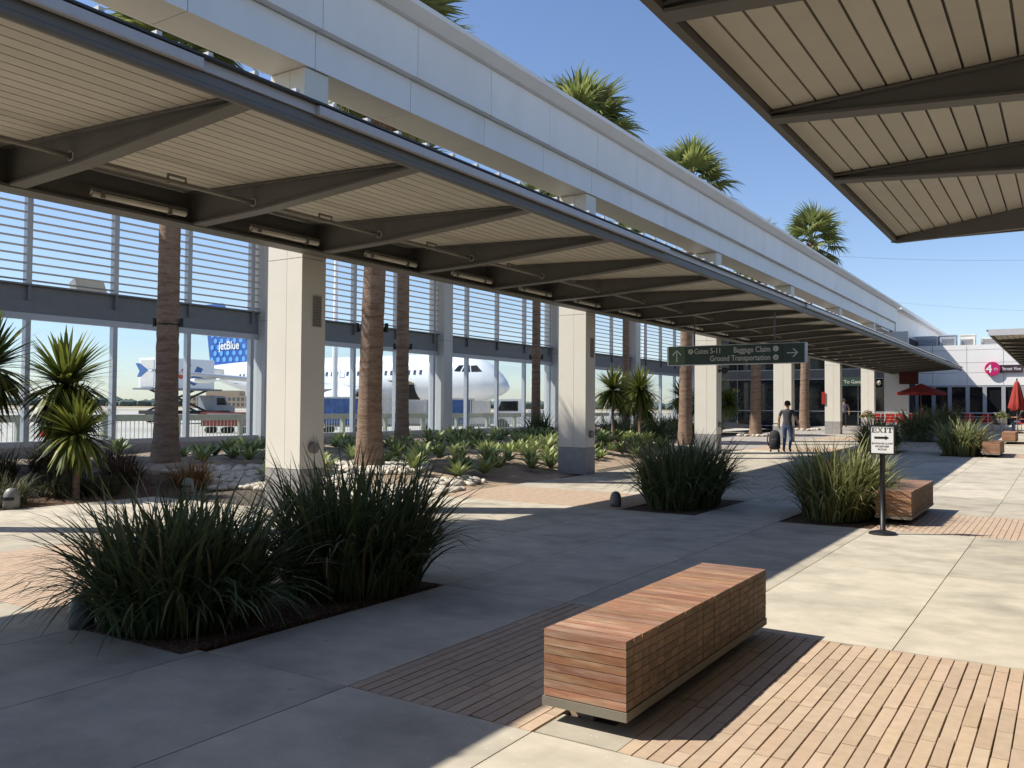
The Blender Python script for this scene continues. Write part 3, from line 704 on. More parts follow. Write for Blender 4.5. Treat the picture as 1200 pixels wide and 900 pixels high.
yucca(-13.55, 8.0, [(0, 0, 1.02, .9)], 'short spiky plant in front of the taller one on the left')
yucca(-15.6, 7.6, [(0, 0, 1.85, 1.15), (.3, -.4, 1.3, .9)], 'dark spiky plant cut by the left picture edge')
yucca(-12.9, 26.3, [(0, 0, 1.75, 1.0)], 'left of the two lit spiky plants right of the second column')
yucca(-12.5, 27.6, [(0, 0, 1.85, 1.05)], 'right of the two lit spiky plants right of the second column')
yucca(-15.5, 28.4, [(0, 0, 1.6, .95)], 'shaded spiky plant just right of the second column')
yucca(-15.2, 32.2, [(0, 0, 1.7, 1.1), (.6, .5, 1.3, .9)], 'dark spiky plant right of the two lit ones')
yucca(-15.5, 39, [(0, 0, 1.8, 1.1), (.8, .2, 1.5, .95)], 'spiky plant seen between third column and the palm under the sign', gz(39))
yucca(-16.2, 45.5, [(0, 0, 2.2, 1.3), (.9, -.3, 1.5, 1.1)], 'large spiky plant behind the palm under the sign', gz(45))
yucca(-16.4, 36.0, [(0, 0, 1.9, 1.1)], 'shaded spiky plant behind the third column', gz(36))
# agave rosettes
def rosette(seed, n=17):
    g = random.Random(seed); m = MB()
    for k in range(n):
        a = k*2.4+g.uniform(-.2, .2); e = R(78-62*(k/n)+g.uniform(-6, 6)) if k < n else 0
        e = R(82-64*(k/n))
        d = Vector((math.cos(a), math.sin(a), 0)); L_ = g.uniform(.85, 1.05)*(.75+.3*k/n)
        up = Vector((0, 0, 1)); pts = []; p = d*.05; ang = e
        for i in range(6):
            pts.append(p.copy()); p = p+(d*math.cos(ang)+up*math.sin(ang))*L_/5; ang -= .10
        side = Vector((-d.y, d.x, 0)); m.tv = .001+max(0, min(1, g.gauss(.7-.6*k/n, .15)))
        m.strip(pts, [.05, .085, .11, .095, .055, .004], side)
    return m.mesh('agave_plant', M_agave, True)
AG = [rosette(200+i) for i in range(4)]
g = random.Random(5); placed = []
while len(placed) < 215:
    x = g.uniform(-19.5, -10.1) if g.random() < .45 else g.uniform(-13.6, -10.1); y = g.uniform(11.6, 29.5)
    if not inside(x, y, BED) or edge_d(x, y, BED) < .75: continue
    if any(math.hypot(x-a, y-b) < .5 for a, b in placed): continue
    if math.hypot(x+12.3, y-13.6) < 1.0 or (x > -12.2 and y < 13.5) or math.hypot(x+12.3, y-22.4) < .8 or (x < -14 and y < 12): continue
    if math.hypot(x+17, y-12.1) < .8 or math.hypot(x+17.8, y-21.2) < .8: continue
    placed.append((x, y)); s = g.uniform(.36, .60)
    sh = x < -13.2
    o = obj('agave_plant', AG[g.randrange(4)], None, (x, y, bedz(x, y)+g.uniform(-.02, .14)), (g.uniform(-.15, .15), g.uniform(-.15, .15), g.random()*6), s)
    tag(o, 'agave rosette in the shaded back of the planting bed by the glass wall' if sh else 'pale green agave rosette in the sunny front of the planting bed', 'agave', 'shaded agaves' if sh else 'sunlit agaves')
# ---- palms
def frond_mesh(seed, m):
    g = random.Random(seed); b = MB(); b.tv = .25
    b.tube([(0, 0, 0), (.45, 0, .05), (.85, 0, .02)], [.025, .018, .012], 5)
    n = 30
    for k in range(n):
        a = R(-118+236*k/(n-1)); d = Vector((math.cos(a), math.sin(a), 0)); L_ = (.98-.28*abs(a)/2.06)*g.uniform(.9, 1.08)
        p0 = Vector((.82, 0, .02)); pts = []; fold = .22*math.cos(k*math.pi); dr = g.uniform(.25, .75)
        for i in range(5):
            t_ = i/4; pts.append(p0+d*L_*t_*(1-.12*dr*t_*t_)+Vector((0, 0, .10*t_-dr*.55*t_**3-.12*abs(math.sin(a))*t_)))
        side = Vector((-d.y, d.x, fold)).normalized(); w_ = .056
        b.tv = .05+max(0, min(1, g.gauss(.45, .2)))
        b.strip(pts, [.012, w_*.8, w_*.8, w_*.38, .004], side)
    return b.mesh('frond', m)
FR = [frond_mesh(300+i, M_frond) for i in range(4)]; FD = [frond_mesh(320+i, M_dead) for i in range(2)]
def palm(x, y, label, zc, lean=(0, 0), nf=31, seed=0, sc=1.0, r0=.22, zb=None):
    g = random.Random(seed); zb = (bedz(x, y) if inside(x, y, BED) else gz(y)) if zb is None else zb
    t = thing('fan_palm', label, 'palm tree', (x, y, zb), group='fan palms in the garden bed')
    H = zc-zb; m = MB(); prof = []; n = 60
    for i in range(n+1):
        q = i/n; r_ = r0*(1.0+.42*math.exp(-q*H/.55)+.0)*(1-.12*q); r_ *= 1+.022*math.sin(i*2.9)+g.uniform(-.012, .012); prof.append((r_, q*(H-.4)-.05, q))
    b = len(m.v); nn = 18
    for r_, z, q in prof:
        for k in range(nn):
            a = 2*math.pi*k/nn; m.v.append((lean[0]*q*q+r_*math.cos(a)*(1+.015*math.sin(k*5+z*30)), lean[1]*q*q+r_*math.sin(a), z))
    for i in range(n):
        for k in range(nn): m._f((b+i*nn+k, b+i*nn+(k+1) % nn, b+(i+1)*nn+(k+1) % nn, b+(i+1)*nn+k))
    m.build('trunk', M_trunk, t, True)
    bo = MB()
    for i in range(60):
        a = i*2.4; z = H-1.3+1.1*i/60; r_ = r0*.9; cx, cy = lean[0], lean[1]
        bo.tube([(cx+r_*.8*math.cos(a), cy+r_*.8*math.sin(a), z), (cx+(r_+.1)*math.cos(a), cy+(r_+.1)*math.sin(a), z+.16)], [.07, .02], 5)
    bo.build('leaf_bases', M_trunkt, t)
    for k in range(nf):
        a = k*2.39996+g.uniform(-.2, .2); q = k/nf; el = R(82-138*q+g.uniform(-8, 8))
        o = obj('frond', FR[g.randrange(4)], t, (lean[0], lean[1], H-.05-.35*q)); s = sc*g.uniform(.92, 1.1)
        o.rotation_euler = Euler((g.uniform(-.35, .35), -el, a), 'XYZ'); o.scale = (s, s, s)
    for k in range(3):
        a = k*2.1+g.random(); o = obj('dead_frond', FD[k % 2], t, (lean[0]+.1*math.cos(a), lean[1]+.1*math.sin(a), H-.75)); s = sc*g.uniform(.6, .8)
        o.rotation_euler = Euler((g.uniform(-.3, .3), R(g.uniform(58, 78)), a), 'XYZ'); o.scale = (s, s, s)
    return t
palm(-17.0, 12.1, 'shaded fan palm nearest the glass wall at the left of the picture', 9.45, (-.1, .1), seed=1, r0=.25, sc=1.2, nf=44)
palm(-12.3, 13.6, 'sunlit fan palm right of the nearest column, base among river stones', 9.0, (.55, -.15), seed=2, r0=.245, sc=1.14, nf=42)
palm(-17.8, 21.2, 'slim shaded fan palm just right of the sunlit palm beside the nearest column', 9.2, (0, 0), seed=3, r0=.205)
palm(-17.8, 29.4, 'dark slim fan palm directly left of the second column', 9.2, (0, 0), seed=4, r0=.18)
palm(-17.8, 37.7, 'dark slim fan palm above the two lit spiky plants', 9.2, (0, 0), seed=5, r0=.18)
palm(-12.3, 22.4, 'fan palm whose trunk hides behind the second column, crown above the beam', 9.7, (.2, -.05), seed=6, r0=.24, sc=1.15, nf=38)
palm(-12.3, 31.3, 'sunlit fan palm left of the third column behind the up-arrow sign end', 10.15, (.2, .1), seed=7, r0=.24, sc=1.15)
palm(-12.3, 40.1, 'sunlit fan palm with stone ring between third and fourth column', 8.9, (.1, .1), seed=8, r0=.24)
palm(-12.3, 48.95, 'sunlit fan palm with stone ring right of the walking man', 10.9, (.4, .2), seed=9, r0=.25, sc=1.25)
palm(-12.3, 4.78, 'fan palm outside the left picture edge, shadow on the path', 9.2, (.1, .1), seed=10, r0=.24)
def trunk_light(x, y, z, r, label):
    t = thing('palm_spotlight', label, 'spotlight', (x, y, z), group='clamp-on palm spotlights')
    m = MB()
    for k in range(20):
        a, b = 2*math.pi*k/20, 2*math.pi*(k+1)/20; m.tube([(r*math.cos(a), r*math.sin(a), 0), (r*math.cos(b), r*math.sin(b), 0)], .012, 5)
    m.build('strap', M_black, t)
    for s in (-1, 1):
        cx, cy = s*(r+.06)*.84, s*(r+.06)*.54
        MB().tube([(cx-s*.05, cy-s*.03, 0), (cx, cy, 0), (cx, cy, .04)], .02, 6).tube([(cx, cy, -.05), (cx+s*.02, cy, .14)], [.05, .04], 8).build('lamp', M_black, t)
trunk_light(-17.0, 12.1, 3.35, .235, 'black clamp spotlights strapped round the leftmost palm trunk')
trunk_light(-12.28, 13.62, 3.15, .235, 'black clamp spotlight on the sunlit palm by the nearest column')
trunk_light(-17.8, 21.2, 3.4, .195, 'black clamp spotlights on the slim palm behind the sunlit one')
trunk_light(-17.8, 29.4, 3.5, .17, 'black clamp spotlights on the dark palm left of the second column')
# path lights
def path_light(x, y, label, rz, z=0, s=1):
    t = thing('path_light', label, 'path light', (x, y, z), rz, 'dome path lights'); t.scale = (s, s, s)
    m = MB(); prof = [(.10, 0), (.105, .07), (.103, .14), (.095, .2), (.073, .25), (.04, .275), (.01, .282)]; m.lathe(prof, 18); m.build('dome', M_fix, t, True)
    m = MB()
    for k in range(8):
        a, b = R(-50+100*k/8), R(-50+100*(k+1)/8); r_ = .108
        m.hexa([(r_*math.cos(a)*.9, r_*math.sin(a)*.9, .12), (r_*math.cos(a), r_*math.sin(a), .12), (r_*math.cos(b), r_*math.sin(b), .12), (r_*math.cos(b)*.9, r_*math.sin(b)*.9, .12),
                (r_*math.cos(a)*.9, r_*math.sin(a)*.9, .165), (r_*math.cos(a), r_*math.sin(a), .165), (r_*math.cos(b), r_*math.sin(b), .165), (r_*math.cos(b)*.9, r_*math.sin(b)*.9, .165)])
    m.build('slot', M_black, t)
path_light(-12.85, 9.6, 'grey dome path light below the dry orange grass tuft', R(-60))
path_light(-13.1, 6.75, 'grey dome path light cut by the left picture edge', R(-60), 0, 1.1)
path_light(-5.78, 3.47, 'dark dome path light at the corner of the foreground grass bed', R(150), 0, .82)
path_light(-6.0, 12.35, 'dark dome path light left of the round grass clump', R(150), 0, .85)

# ================================================================== SIGNS
sg = thing('hanging_sign', 'long dark green directional sign hanging under the left canopy', 'sign', (-6.65, 20.1, 2.6))
SX0, SX1 = -8.30+6.65, -5.02+6.65
MB().box(SX0, SX1, -.07, .07, .01, .455).build('board', M_signg, sg)
m = MB(); m.box(SX0-.04, SX0, -.075, .075, 0, .465); m.box(SX1, SX1+.03, -.075, .075, 0, .465); m.box(SX0, SX1, -.075, .075, -.004, .0095); m.box(SX0, SX1, -.075, .075, .4555, .468); m.build('frame', M_alu, sg)
bx('arrow_tile', M_signl, sg, SX0+.01, SX0+.42, -.076, -.0705, .02, .445)
def arrow(name, m_, par, cx, cz, s, kind, y=-.082):
    m = MB()
    def bar(p, q, w_):
        p, q = Vector(p), Vector(q); d = (q-p).normalized(); n_ = Vector((-d.y, d.x))*w_
        m.prism([(v.x+cx, v.y+cz) for v in (p-n_, q-n_, q+n_, p+n_)], 'y', y, y+.006)
    if kind == 'up':
        bar((0, -s), (0, s*.9), s*.09); bar((-s*.75, s*.1), (.06*s, s), s*.09); bar((s*.75, s*.1), (-.06*s, s), s*.09)
    else:
        bar((-s, 0), (s*.9, 0), s*.09); bar((s*.1, s*.75), (s, -.06*s), s*.09); bar((s*.1, -s*.75), (s, .06*s), s*.09)
    return m.build(name, m_, par)
arrow('arrow', M_txtw, sg, SX0+.215, .23, .15, 'up'); arrow('arrow', M_txt, sg, SX1-.27, .235, .125, 'right')
bx('divider', M_ink, sg, SX1-.51, SX1-.50, -.074, -.0705, .02, .445)
text('lettering', 'Gates 5-11', .185, M_txt, sg, (SX0+.66, -.073, .27), bold=.002, sx=.82)
text('lettering', 'Baggage Claim', .185, M_txt, sg, (SX1-.77, -.073, .275), align='RIGHT', bold=.002, sx=.82)
text('lettering', 'Ground Transportation', .185, M_txt, sg, (SX1-.77, -.073, .085), align='RIGHT', bold=.002, sx=.82)
for (cx, cz, ch) in ((SX0+.57, .325, 'F'), (SX1-.65, .34, 'c'), (SX1-.65, .14, 'o')):
    m = MB(); m.tube([(cx, -.0705, cz), (cx, -.078, cz)], .065, 18); o = m.build('symbol_disc', M_txt, sg)
    text('symbol', ch, .10, M_signg, o, (cx, -.079, cz-.035), align='CENTER')
for x in (-7.66, -5.72):
    MB().tube([(x+6.65, 0, .465), (x+6.65, 0, 1.19)], .02, 8).build('hanger_rod', M_steel, sg)
# EXIT stanchion
ex = thing('exit_sign_stand', 'black stanchion with white EXIT sign and right arrow', 'sign stand', (-1.96, 11.6, 0))
MB().lathe([(.17, 0), (.17, .012), (.15, .028), (.05, .05), (.03, .06)], 28).build('base', M_black, ex, False)
MB().tube([(0, 0, .05), (0, 0, 1.0)], .033, 16).build('post', M_black, ex, True)
rz = R(6)
fr = MB(); W2, Z0, Z1 = .148, .99, 1.355
fr.box(-W2, W2, .0, .02, Z0, Z0+.016); fr.box(-W2, W2, .0, .02, Z1-.016, Z1); fr.box(-W2, -W2+.016, .0, .02, Z0+.0161, Z1-.0161); fr.box(W2-.016, W2, .0, .02, Z0+.0161, Z1-.0161); fr.box(-W2+.0161, W2-.0161, .012, .0199, Z0+.0161, Z1-.0161)
fo = fr.build('sign_frame', M_black, ex, loc=(0, -.035, 0))
pf = MB().box(-W2+.0165, W2-.0165, .004, .0115, Z0+.0165, Z1-.0165).build('sign_face', M_txtw, ex, loc=(0, -.035, 0))
m = MB()
def sb(x0, x1, z0, z1): m.box(x0, x1, .0015, .0045, z0, z1)
def sd_(x0, z0, x1, z1, w_): m.prism([(x0-w_, z0), (x0+w_, z0), (x1+w_, z1), (x1-w_, z1)], 'y', .0015, .0045)
zt, zb_ = 1.325, 1.265
sb(-.115, -.101, zb_, zt); sb(-.125, -.066, zt-.006, zt); sb(-.125, -.064, zb_, zb_+.006); sb(-.101, -.075, 1.293, 1.298); sb(-.069, -.065, zt-.02, zt); sb(-.067, -.063, zb_, zb_+.02); sb(-.078, -.074, 1.285, 1.306)   # E
sd_(-.045, zt, .0, zb_, .007); sd_(-.0, zt, -.045, zb_, .003); sb(-.058, -.03, zt-.004, zt); sb(-.014, .012, zt-.004, zt); sb(-.056, -.034, zb_, zb_+.004); sb(-.014, .014, zb_, zb_+.004)       # X
sb(.030, .044, zb_, zt); sb(.021, .053, zt-.005, zt); sb(.021, .053, zb_, zb_+.005)   # I
sb(.084, .098, zb_, zt); sb(.060, .122, zt-.006, zt); sb(.074, .108, zb_, zb_+.005); sb(.060, .064, zt-.022, zt); sb(.118, .122, zt-.022, zt)  # T
m.build('lettering', M_ink, pf)
m = MB(); m.prism([(-.09, 1.187), (.035, 1.187), (.035, 1.172), (.08, 1.2), (.035, 1.228), (.035, 1.213), (-.09, 1.213)], 'y', .0015, .0045); m.build('arrow', M_ink, pf)
for i, s_ in enumerate(('BAGGAGE CLAIM', 'PASSENGER', 'PICKUP')):
    text('lettering', s_, .031, M_ink, pf, (0, .003, 1.118-.037*i), align='CENTER', ext=.001)

# ================================================================== TERMINAL END WALL + RESTAURANT
tb = thing('terminal_building', 'dark glazed terminal end wall behind the far columns', 'building', (-15, 58, .4))
def T(nm, m, par, x0, x1, y0, y1, z0, z1): return bx(nm, m, par, x0+15, x1+15, y0-58, y1-58, z0-.4, z1-.4)
T('structure_core', M_core, tb, -20.6, -9.0, 58.35, 90, .2, 6.4)
T('spandrel', mat('spandrel_grey', (.12, .125, .135), .4), tb, -20.6, -9.7, 58.04, 58.3, 3.5, 4.1)
xs = [-20.6+1.56*i for i in range(8)]
for i in range(7):
    for (z0, z1) in ((.45, 1.4), (1.46, 3.48), (4.12, 6.3)):
        T('window_pane', M_dglass, tb, xs[i]+.03, xs[i+1]-.03, 58.1, 58.14, z0+.01, z1)
    T('mullion', M_wallst, tb, xs[i]-.03, xs[i]+.03, 58.02, 58.2, .4, 6.4)
for z in (.4, 1.4, 3.48, 4.1): T('transom', M_mull, tb, -20.6, -9.7, 58.0, 58.03, z, z+.05)
T('wall', mat('grey_panel', ()), tb, -9.69, -8.3, 58.0, 58.3, .3, 6.4)
T('shade_eave', M_white, tb, -20.6, -9.42, 55.6, 58.3, 6.41, 6.52)  # hidden overhang added to keep sun off the end wall
up = T('upper_wall', M_white, tb, -9.95, -9.35, 60.2, 90, 6.4, 8.0)
T('parapet_cap', M_white, up, -10.0, -8.95, 60.0, 90.2, 8.0, 8.23)
sgn = thing('gate_sign', 'small dark green overhead sign reading To Gates by the terminal doors', 'sign', (-11.2, 56.4, 3.0))
MB().box(-1.1, 1.1, -.06, .06, 0, .55).build('board', M_signg, sgn); text('lettering', 'To Gates', .3, M_txt, sgn, (-.55, -.064, .16)); m = MB(); m.tube([(-.8, -.0605, .28), (-.8, -.07, .28)], .13, 16); m.build('symbol_disc', M_txt, sgn)
MB().tube([(-.9, 0, .55), (-.9, 0, 1.0)], .03, 6).tube([(.9, 0, .55), (.9, 0, 1.0)], .03, 6).build('hanger_rod', M_steel, sgn)
# restaurant
RY = 66.0
rb = thing('restaurant_building', 'white panelled restaurant with dark windows at the far end of the plaza', 'building', (-3, RY, .5))
def Q(nm, m, par, x0, x1, y0, y1, z0, z1): return bx(nm, m, par, x0+3, x1+3, y0-RY, y1-RY, z0-.5, z1-.5)
Q('structure_core', M_core, rb, -9.3, 7.9, RY+.25, RY+22, .2, 5.9)
Q('roof', M_white, rb, -9.3, 7.9, RY+.2, RY+22, 5.9, 5.96)
xj = [-9.3, -7.9, -5.79, -3.62, -1.45, .72, 2.9, 5.1, 7.9]; zj = [3.22, 4.08, 4.77, 5.64, 5.99]
for i in range(len(xj)-1):
    for j in range(len(zj)-1): Q('wall_panel', M_white, rb, xj[i]+.012, xj[i+1]-.012, RY, RY+.2, zj[j]+.010, zj[j+1]-.010)
xm = [-9.3, -8.93, -7.85, -6.85, -5.76, -4.74, -3.64, -2.55, -1.5, -.4, .7, 1.8, 2.9, 4, 5.1, 6.2, 7.9]
Q('backing_band', M_core, rb, -9.3, 7.9, RY+.19, RY+.22, 3.2, 5.95)
for i in range(1, len(xm)-1):
    Q('window_pane', M_dglass, rb, xm[i]+.12, xm[i+1]-.12, RY+.12, RY+.16, .5, 3.12)
    Q('window_frame', M_mull, rb, xm[i]-.12, xm[i]+.12, RY+.02, RY+.2, .45, 3.12)
Q('window_head', M_mull, rb, -9.3, 7.9, RY+.02, RY+.2, 3.12, 3.22)
rs = thing('restaurant_sign', 'round magenta sign with dark name plate on the white restaurant wall', 'sign', (-4.26, RY-.12, 4.33))
MB().tube([(0, .1, 0), (0, -.12, 0)], .46, 32).build('disc', M_mag, rs); MB().box(.3, 1.75, -.02, .08, -.27, .24).build('name_plate', M_plum, rs)
text('lettering', '4', .72, M_txtw, rs, (-.38, -.125, -.24), bold=.012); text('lettering', 'th', .30, M_txt, rs, (.08, -.125, -.12)); text('lettering', 'Street Vine', .30, M_txtw, rs, (.56, -.025, -.11), sx=.8)
MB().box(-.05, .05, .1, .13, -.2, .2).build('bracket', M_steel, rs)
for i, (x0, x1, y0, h, m_, lb) in enumerate([(-9.2, -7.7, 68, .75, M_hvac, 'grey roof plant screen, left box on the restaurant roof'), (-7.6, -6.6, 68, .8, M_hvac, 'narrow grey roof box next to the plant screen'), (-6.4, -5.5, 69, .85, M_cream, 'cream roof box in the middle of the restaurant roof'), (-5.2, -4.0, 70, .65, M_cream, 'low cream air conditioner at the right of the restaurant roof')]):
    t = thing('roof_unit', lb, 'roof unit', ((x0+x1)/2, y0, 5.96)); hw = (x1-x0)/2
    MB().box(-hw, hw, -.6, .6, 0, h).build('casing', m_, t); MB().box(-hw-.04, hw+.04, -.64, .64, h, h+.06).build('lid', m_, t)
    m = MB()
    for k in range(5): m.box(-hw+.1, hw-.1, -.62, -.601, .12+k*.1, .17+k*.1)
    m.build('grille', M_wallst, t)
t = thing('menu_screen', 'dark red menu screen hanging in the corner under the canopy end', 'screen', (-8.2, 57.4, 3.15))
MB().box(-.5, .5, -.05, .05, 0, .75).build('screen', mat('screen_red', (.06, .006, .006), .35), t); MB().box(-.54, .54, .05, .1, -.04, .79).build('casing', M_black, t); MB().tube([(0, .07, .79), (0, .07, 1.0)], .03, 6).build('mount', M_black, t)
# unseen buildings added right and behind the camera to block sky light (both outside the frame)
def big_block(label, x0, x1, y0, y1, face):
    t = thing('sky_block_building', label, 'building', ((x0+x1)/2, (y0+y1)/2, -.05)); hx, hy = (x1-x0)/2, (y1-y0)/2
    MB().box(-hx, hx, -hy, hy, 0, 4.55).build('wall', mat('sky_block_wall', (.10, .10, .10), .7), t); MB().box(-hx-.1, hx+.1, -hy-.1, hy+.1, 4.55, 4.8).build('roof', M_wallst, t)
    n = int((2*hy if face == 'x' else 2*hx)/2.6)
    for k in range(n):
        if face == 'x': MB().box(-hx-.05, -hx-.001, -hy+k*2.6+.15, -hy+k*2.6+2.45, .5, 4.0).build('window_pane', M_dglass, t)
        else: MB().box(-hx+k*2.6+.15, -hx+k*2.6+2.45, hy+.001, hy+.05, .5, 4.0).build('window_pane', M_dglass, t)
big_block('unseen building right of the picture behind the right canopies, added to block sky light', 2.75, 16, -12, 64, 'x')
big_block('unseen building behind the camera, added to block sky light', -19, 16, -26, -15, 'y')

# ================================================================== PATIO
def umbrella(loc, label, open_=True):
    t = thing('patio_umbrella', label, 'umbrella', loc)
    MB().lathe([(.28, 0), (.28, .05), (.05, .08), (.03, .1)], 16).build('base', M_black, t); MB().tube([(0, 0, .08), (0, 0, 2.6)], .025, 8).build('pole', mat('pole_wood', (.2, .12, .06), .6), t)
    m = MB(); n = 8
    if open_:
        top = len(m.v); m.v.append((0, 0, 2.62))
        for k in range(n*2):
            a = 2*math.pi*k/(n*2); r_ = 1.35 if k % 2 == 0 else 1.27; m.v.append((r_*math.cos(a), r_*math.sin(a), 2.08))
        for k in range(n*2): m._f((top, top+1+k, top+1+(k+1) % (2*n)))
        b = len(m.v)
        for k in range(n*2):
            a = 2*math.pi*k/(n*2); r_ = 1.35 if k % 2 == 0 else 1.27; m.v.append((r_*math.cos(a), r_*math.sin(a), 1.95 if k % 2 else 1.97))
        for k in range(n*2): m._f((top+1+k, b+k, b+(k+1) % (2*n), top+1+(k+1) % (2*n)))
        c = m.build('canopy', M_redc, t)
        for k in range(8):
            a = 2*math.pi*k/8; MB().tube([(1.33*math.cos(a), 1.33*math.sin(a), 2.07), (0, 0, 2.58)], .012, 5).build('rib', M_black, c)
    else:
        b = 0; prof = [(.06, 2.62), (.12, 2.5), (.2, 2.1), (.27, 1.6), (.33, 1.25), (.30, 1.18)]; nn = 28
        for r_, z in prof:
            for k in range(nn):
                a = 2*math.pi*k/nn; rr = r_*(1+.28*math.sin(k*2*math.pi/3.5)*min(1, (2.6-z))); m.v.append((rr*math.cos(a), rr*math.sin(a), z+.06*math.sin(k*2*math.pi/7)*(z < 1.3)))
        for i in range(len(prof)-1):
            for k in range(nn): m._f((i*nn+k, (i+1)*nn+k, (i+1)*nn+(k+1) % nn, i*nn+(k+1) % nn))
        m._f(tuple(range(nn))); m.build('folded_canopy', M_redc, t, True); MB().tube([(0, 0, 2.6), (0, 0, 2.75)], .03, 8).build('finial', M_black, t)
umbrella((-7.2, 55, .46), 'open red patio umbrella in the shade under the canopy end')
umbrella((-2.18, 50.2, .41), 'closed red patio umbrella in the sun at the right picture edge', False)
def railing(x0, x1, y, label, ret=None):
    z = gz(y); t = thing('patio_railing', label, 'railing', (x0, y, z)); w_ = x1-x0
    MB().tube([(0, 0, .97), (w_, 0, .97)], .03, 8).build('top_rail', M_alu, t)
    n = max(2, int(w_/1.15)+1)
    for k in range(n+1): MB().tube([(w_*k/n, 0, 0), (w_*k/n, 0, .97)], .03, 8).build('post', M_alu, t)
    for k in range(5): MB().tube([(0, 0, .15+.16*k), (w_, 0, .15+.16*k)], .008, 5).build('cable', M_alu, t)
railing(-9.35, -6.6, 49.5, 'steel patio railing left of the EXIT sign, in front of red chairs')
railing(-5.3, -2.75, 52.3, 'steel patio railing on the right with red chairs behind')
chair0 = None
def chair(x, y, rz_, label):
    global chair0
    if chair0 is None:
        t = thing('cafe_chair', label, 'chair', (0, 0, 0), group='red cafe chairs on the patio')
        MB().box(-.22, .22, -.22, .22, .42, .46).build('seat', M_red, t)
        MB().hexa([(-.22, .19, .46), (.22, .19, .46), (.22, .22, .46), (-.22, .22, .46), (-.23, .27, .92), (.23, .27, .92), (.23, .3, .92), (-.23, .3, .92)]).build('backrest', M_red, t)
        for sx in (-1, 1):
            for sy in (-1, 1): MB().tube([(sx*.19, sy*.19, .42), (sx*.22, sy*.23, 0)], .016, 6).build('leg', M_alu, t)
            MB().tube([(sx*.22, -.2, .44), (sx*.23, -.18, .66), (sx*.23, .22, .68)], .02, 6).build('armrest', M_red, t)
        chair0 = t
    else: t = copy_tree(chair0); t['label'] = label
    t.location = (x, y, gz(y)); t.rotation_euler = (0, 0, rz_); return t
CH = [(-8.75, 51.2, .4, 'leftmost red chair behind the left patio railing'), (-8.1, 50.4, 3.2, 'red chair with its back to the left railing, second from left'), (-7.55, 50.4, 3.0, 'red chair beside the white table behind the left railing'), (-7.0, 50.5, 3.3, 'red chair at the right end of the left patio table'), (-6.5, 51.5, -1.4, 'turned red chair right of the left patio table'),
      (-5.0, 53.6, 1.2, 'leftmost red chair behind the right patio railing'), (-4.55, 53.3, 3.1, 'red chair with its back to the right railing'), (-3.75, 53.3, 3.2, 'red chair in the middle behind the right railing'), (-3.3, 53.9, -1.3, 'rightmost red chair behind the right railing')]
for c in CH: chair(*c)
def table(x, y, label):
    t = thing('cafe_table', label, 'table', (x, y, gz(y)))
    MB().box(-.75, .75, -.35, .35, .72, .75).build('table_top', M_pot, t)
    for sx in (-1, 1):
        for sy in (-1, 1): MB().tube([(sx*.65, sy*.28, 0), (sx*.65, sy*.28, .72)], .025, 6).build('leg', M_alu, t)
table(-7.7, 51.2, 'white cafe table among the left red chairs'); table(-4.2, 54.1, 'white cafe table among the right red chairs')
def pot(x, y, label, seed):
    g = random.Random(seed); t = thing('flower_pot', label, 'flower pot', (x, y, gz(y)))
    MB().tube([(0, 0, 0), (0, 0, .45)], .04, 8).lathe([(.16, .45), (.22, .55), (.27, .72), (.25, .73)], 16).build('pot', M_pot, t, False)
    m = MB()
    for k in range(260):
        a, u = g.random()*6.28, g.random(); r_ = .42*math.sqrt(u); p = Vector((r_*math.cos(a), r_*math.sin(a), .74+(.42*(1-u))*g.random()))
        s = Vector((g.gauss(0, 1), g.gauss(0, 1), g.gauss(0, 1))).normalized(); q = Vector((g.gauss(0, 1), g.gauss(0, 1), g.gauss(0, 1))).normalized()
        m.tv = 1. if g.random() > .88 else .001+.2*g.random(); m.strip([p-q*.06, p, p+q*.06], [.01, .04, .01], s)
    m.build('foliage', M_flower, t)
pot(-9.0, 48.9, 'white pedestal flower pot by the left patio railing end', 1); pot(-2.95, 51.7, 'white flower pot at the right patio railing end', 2)

def sec_cam(x, y, z, label, m_, s):
    t = thing('security_camera', label, 'camera', (x, y, z)); MB().box(0, .05, -.05, .05, -.05, .05).build('mount', m_, t); MB().tube([(.05, 0, 0), (.16, 0, .02)], .02, 6).build('arm', m_, t)
    MB().lathe([(.03, -.12*s), (.1*s, -.06*s), (.12*s, .02), (.08*s, .09*s), (.02, .11*s)], 12, (.2, 0, 0)).build('dome', m_, t, True)
sec_cam(-9.4, 53.3, 3.1, 'white dome camera on the sixth column near the terminal corner', M_pot, 1.3)
sec_cam(-9.4, 26.8, 2.75, 'black dome camera on the third column below the hanging sign', M_black, .9)
t = thing('wall_sign', 'small red notice on the left edge of the fifth column', 'sign', (-10.2, 44.2, 2.1)); MB().box(-.06, .1, -.03, .0, -.3, .3).build('panel', mat('notice_red', (.35, .02, .02), .5), t); MB().box(-.02, .09, .0, .05, -.05, .05).build('bracket', M_steel, t)

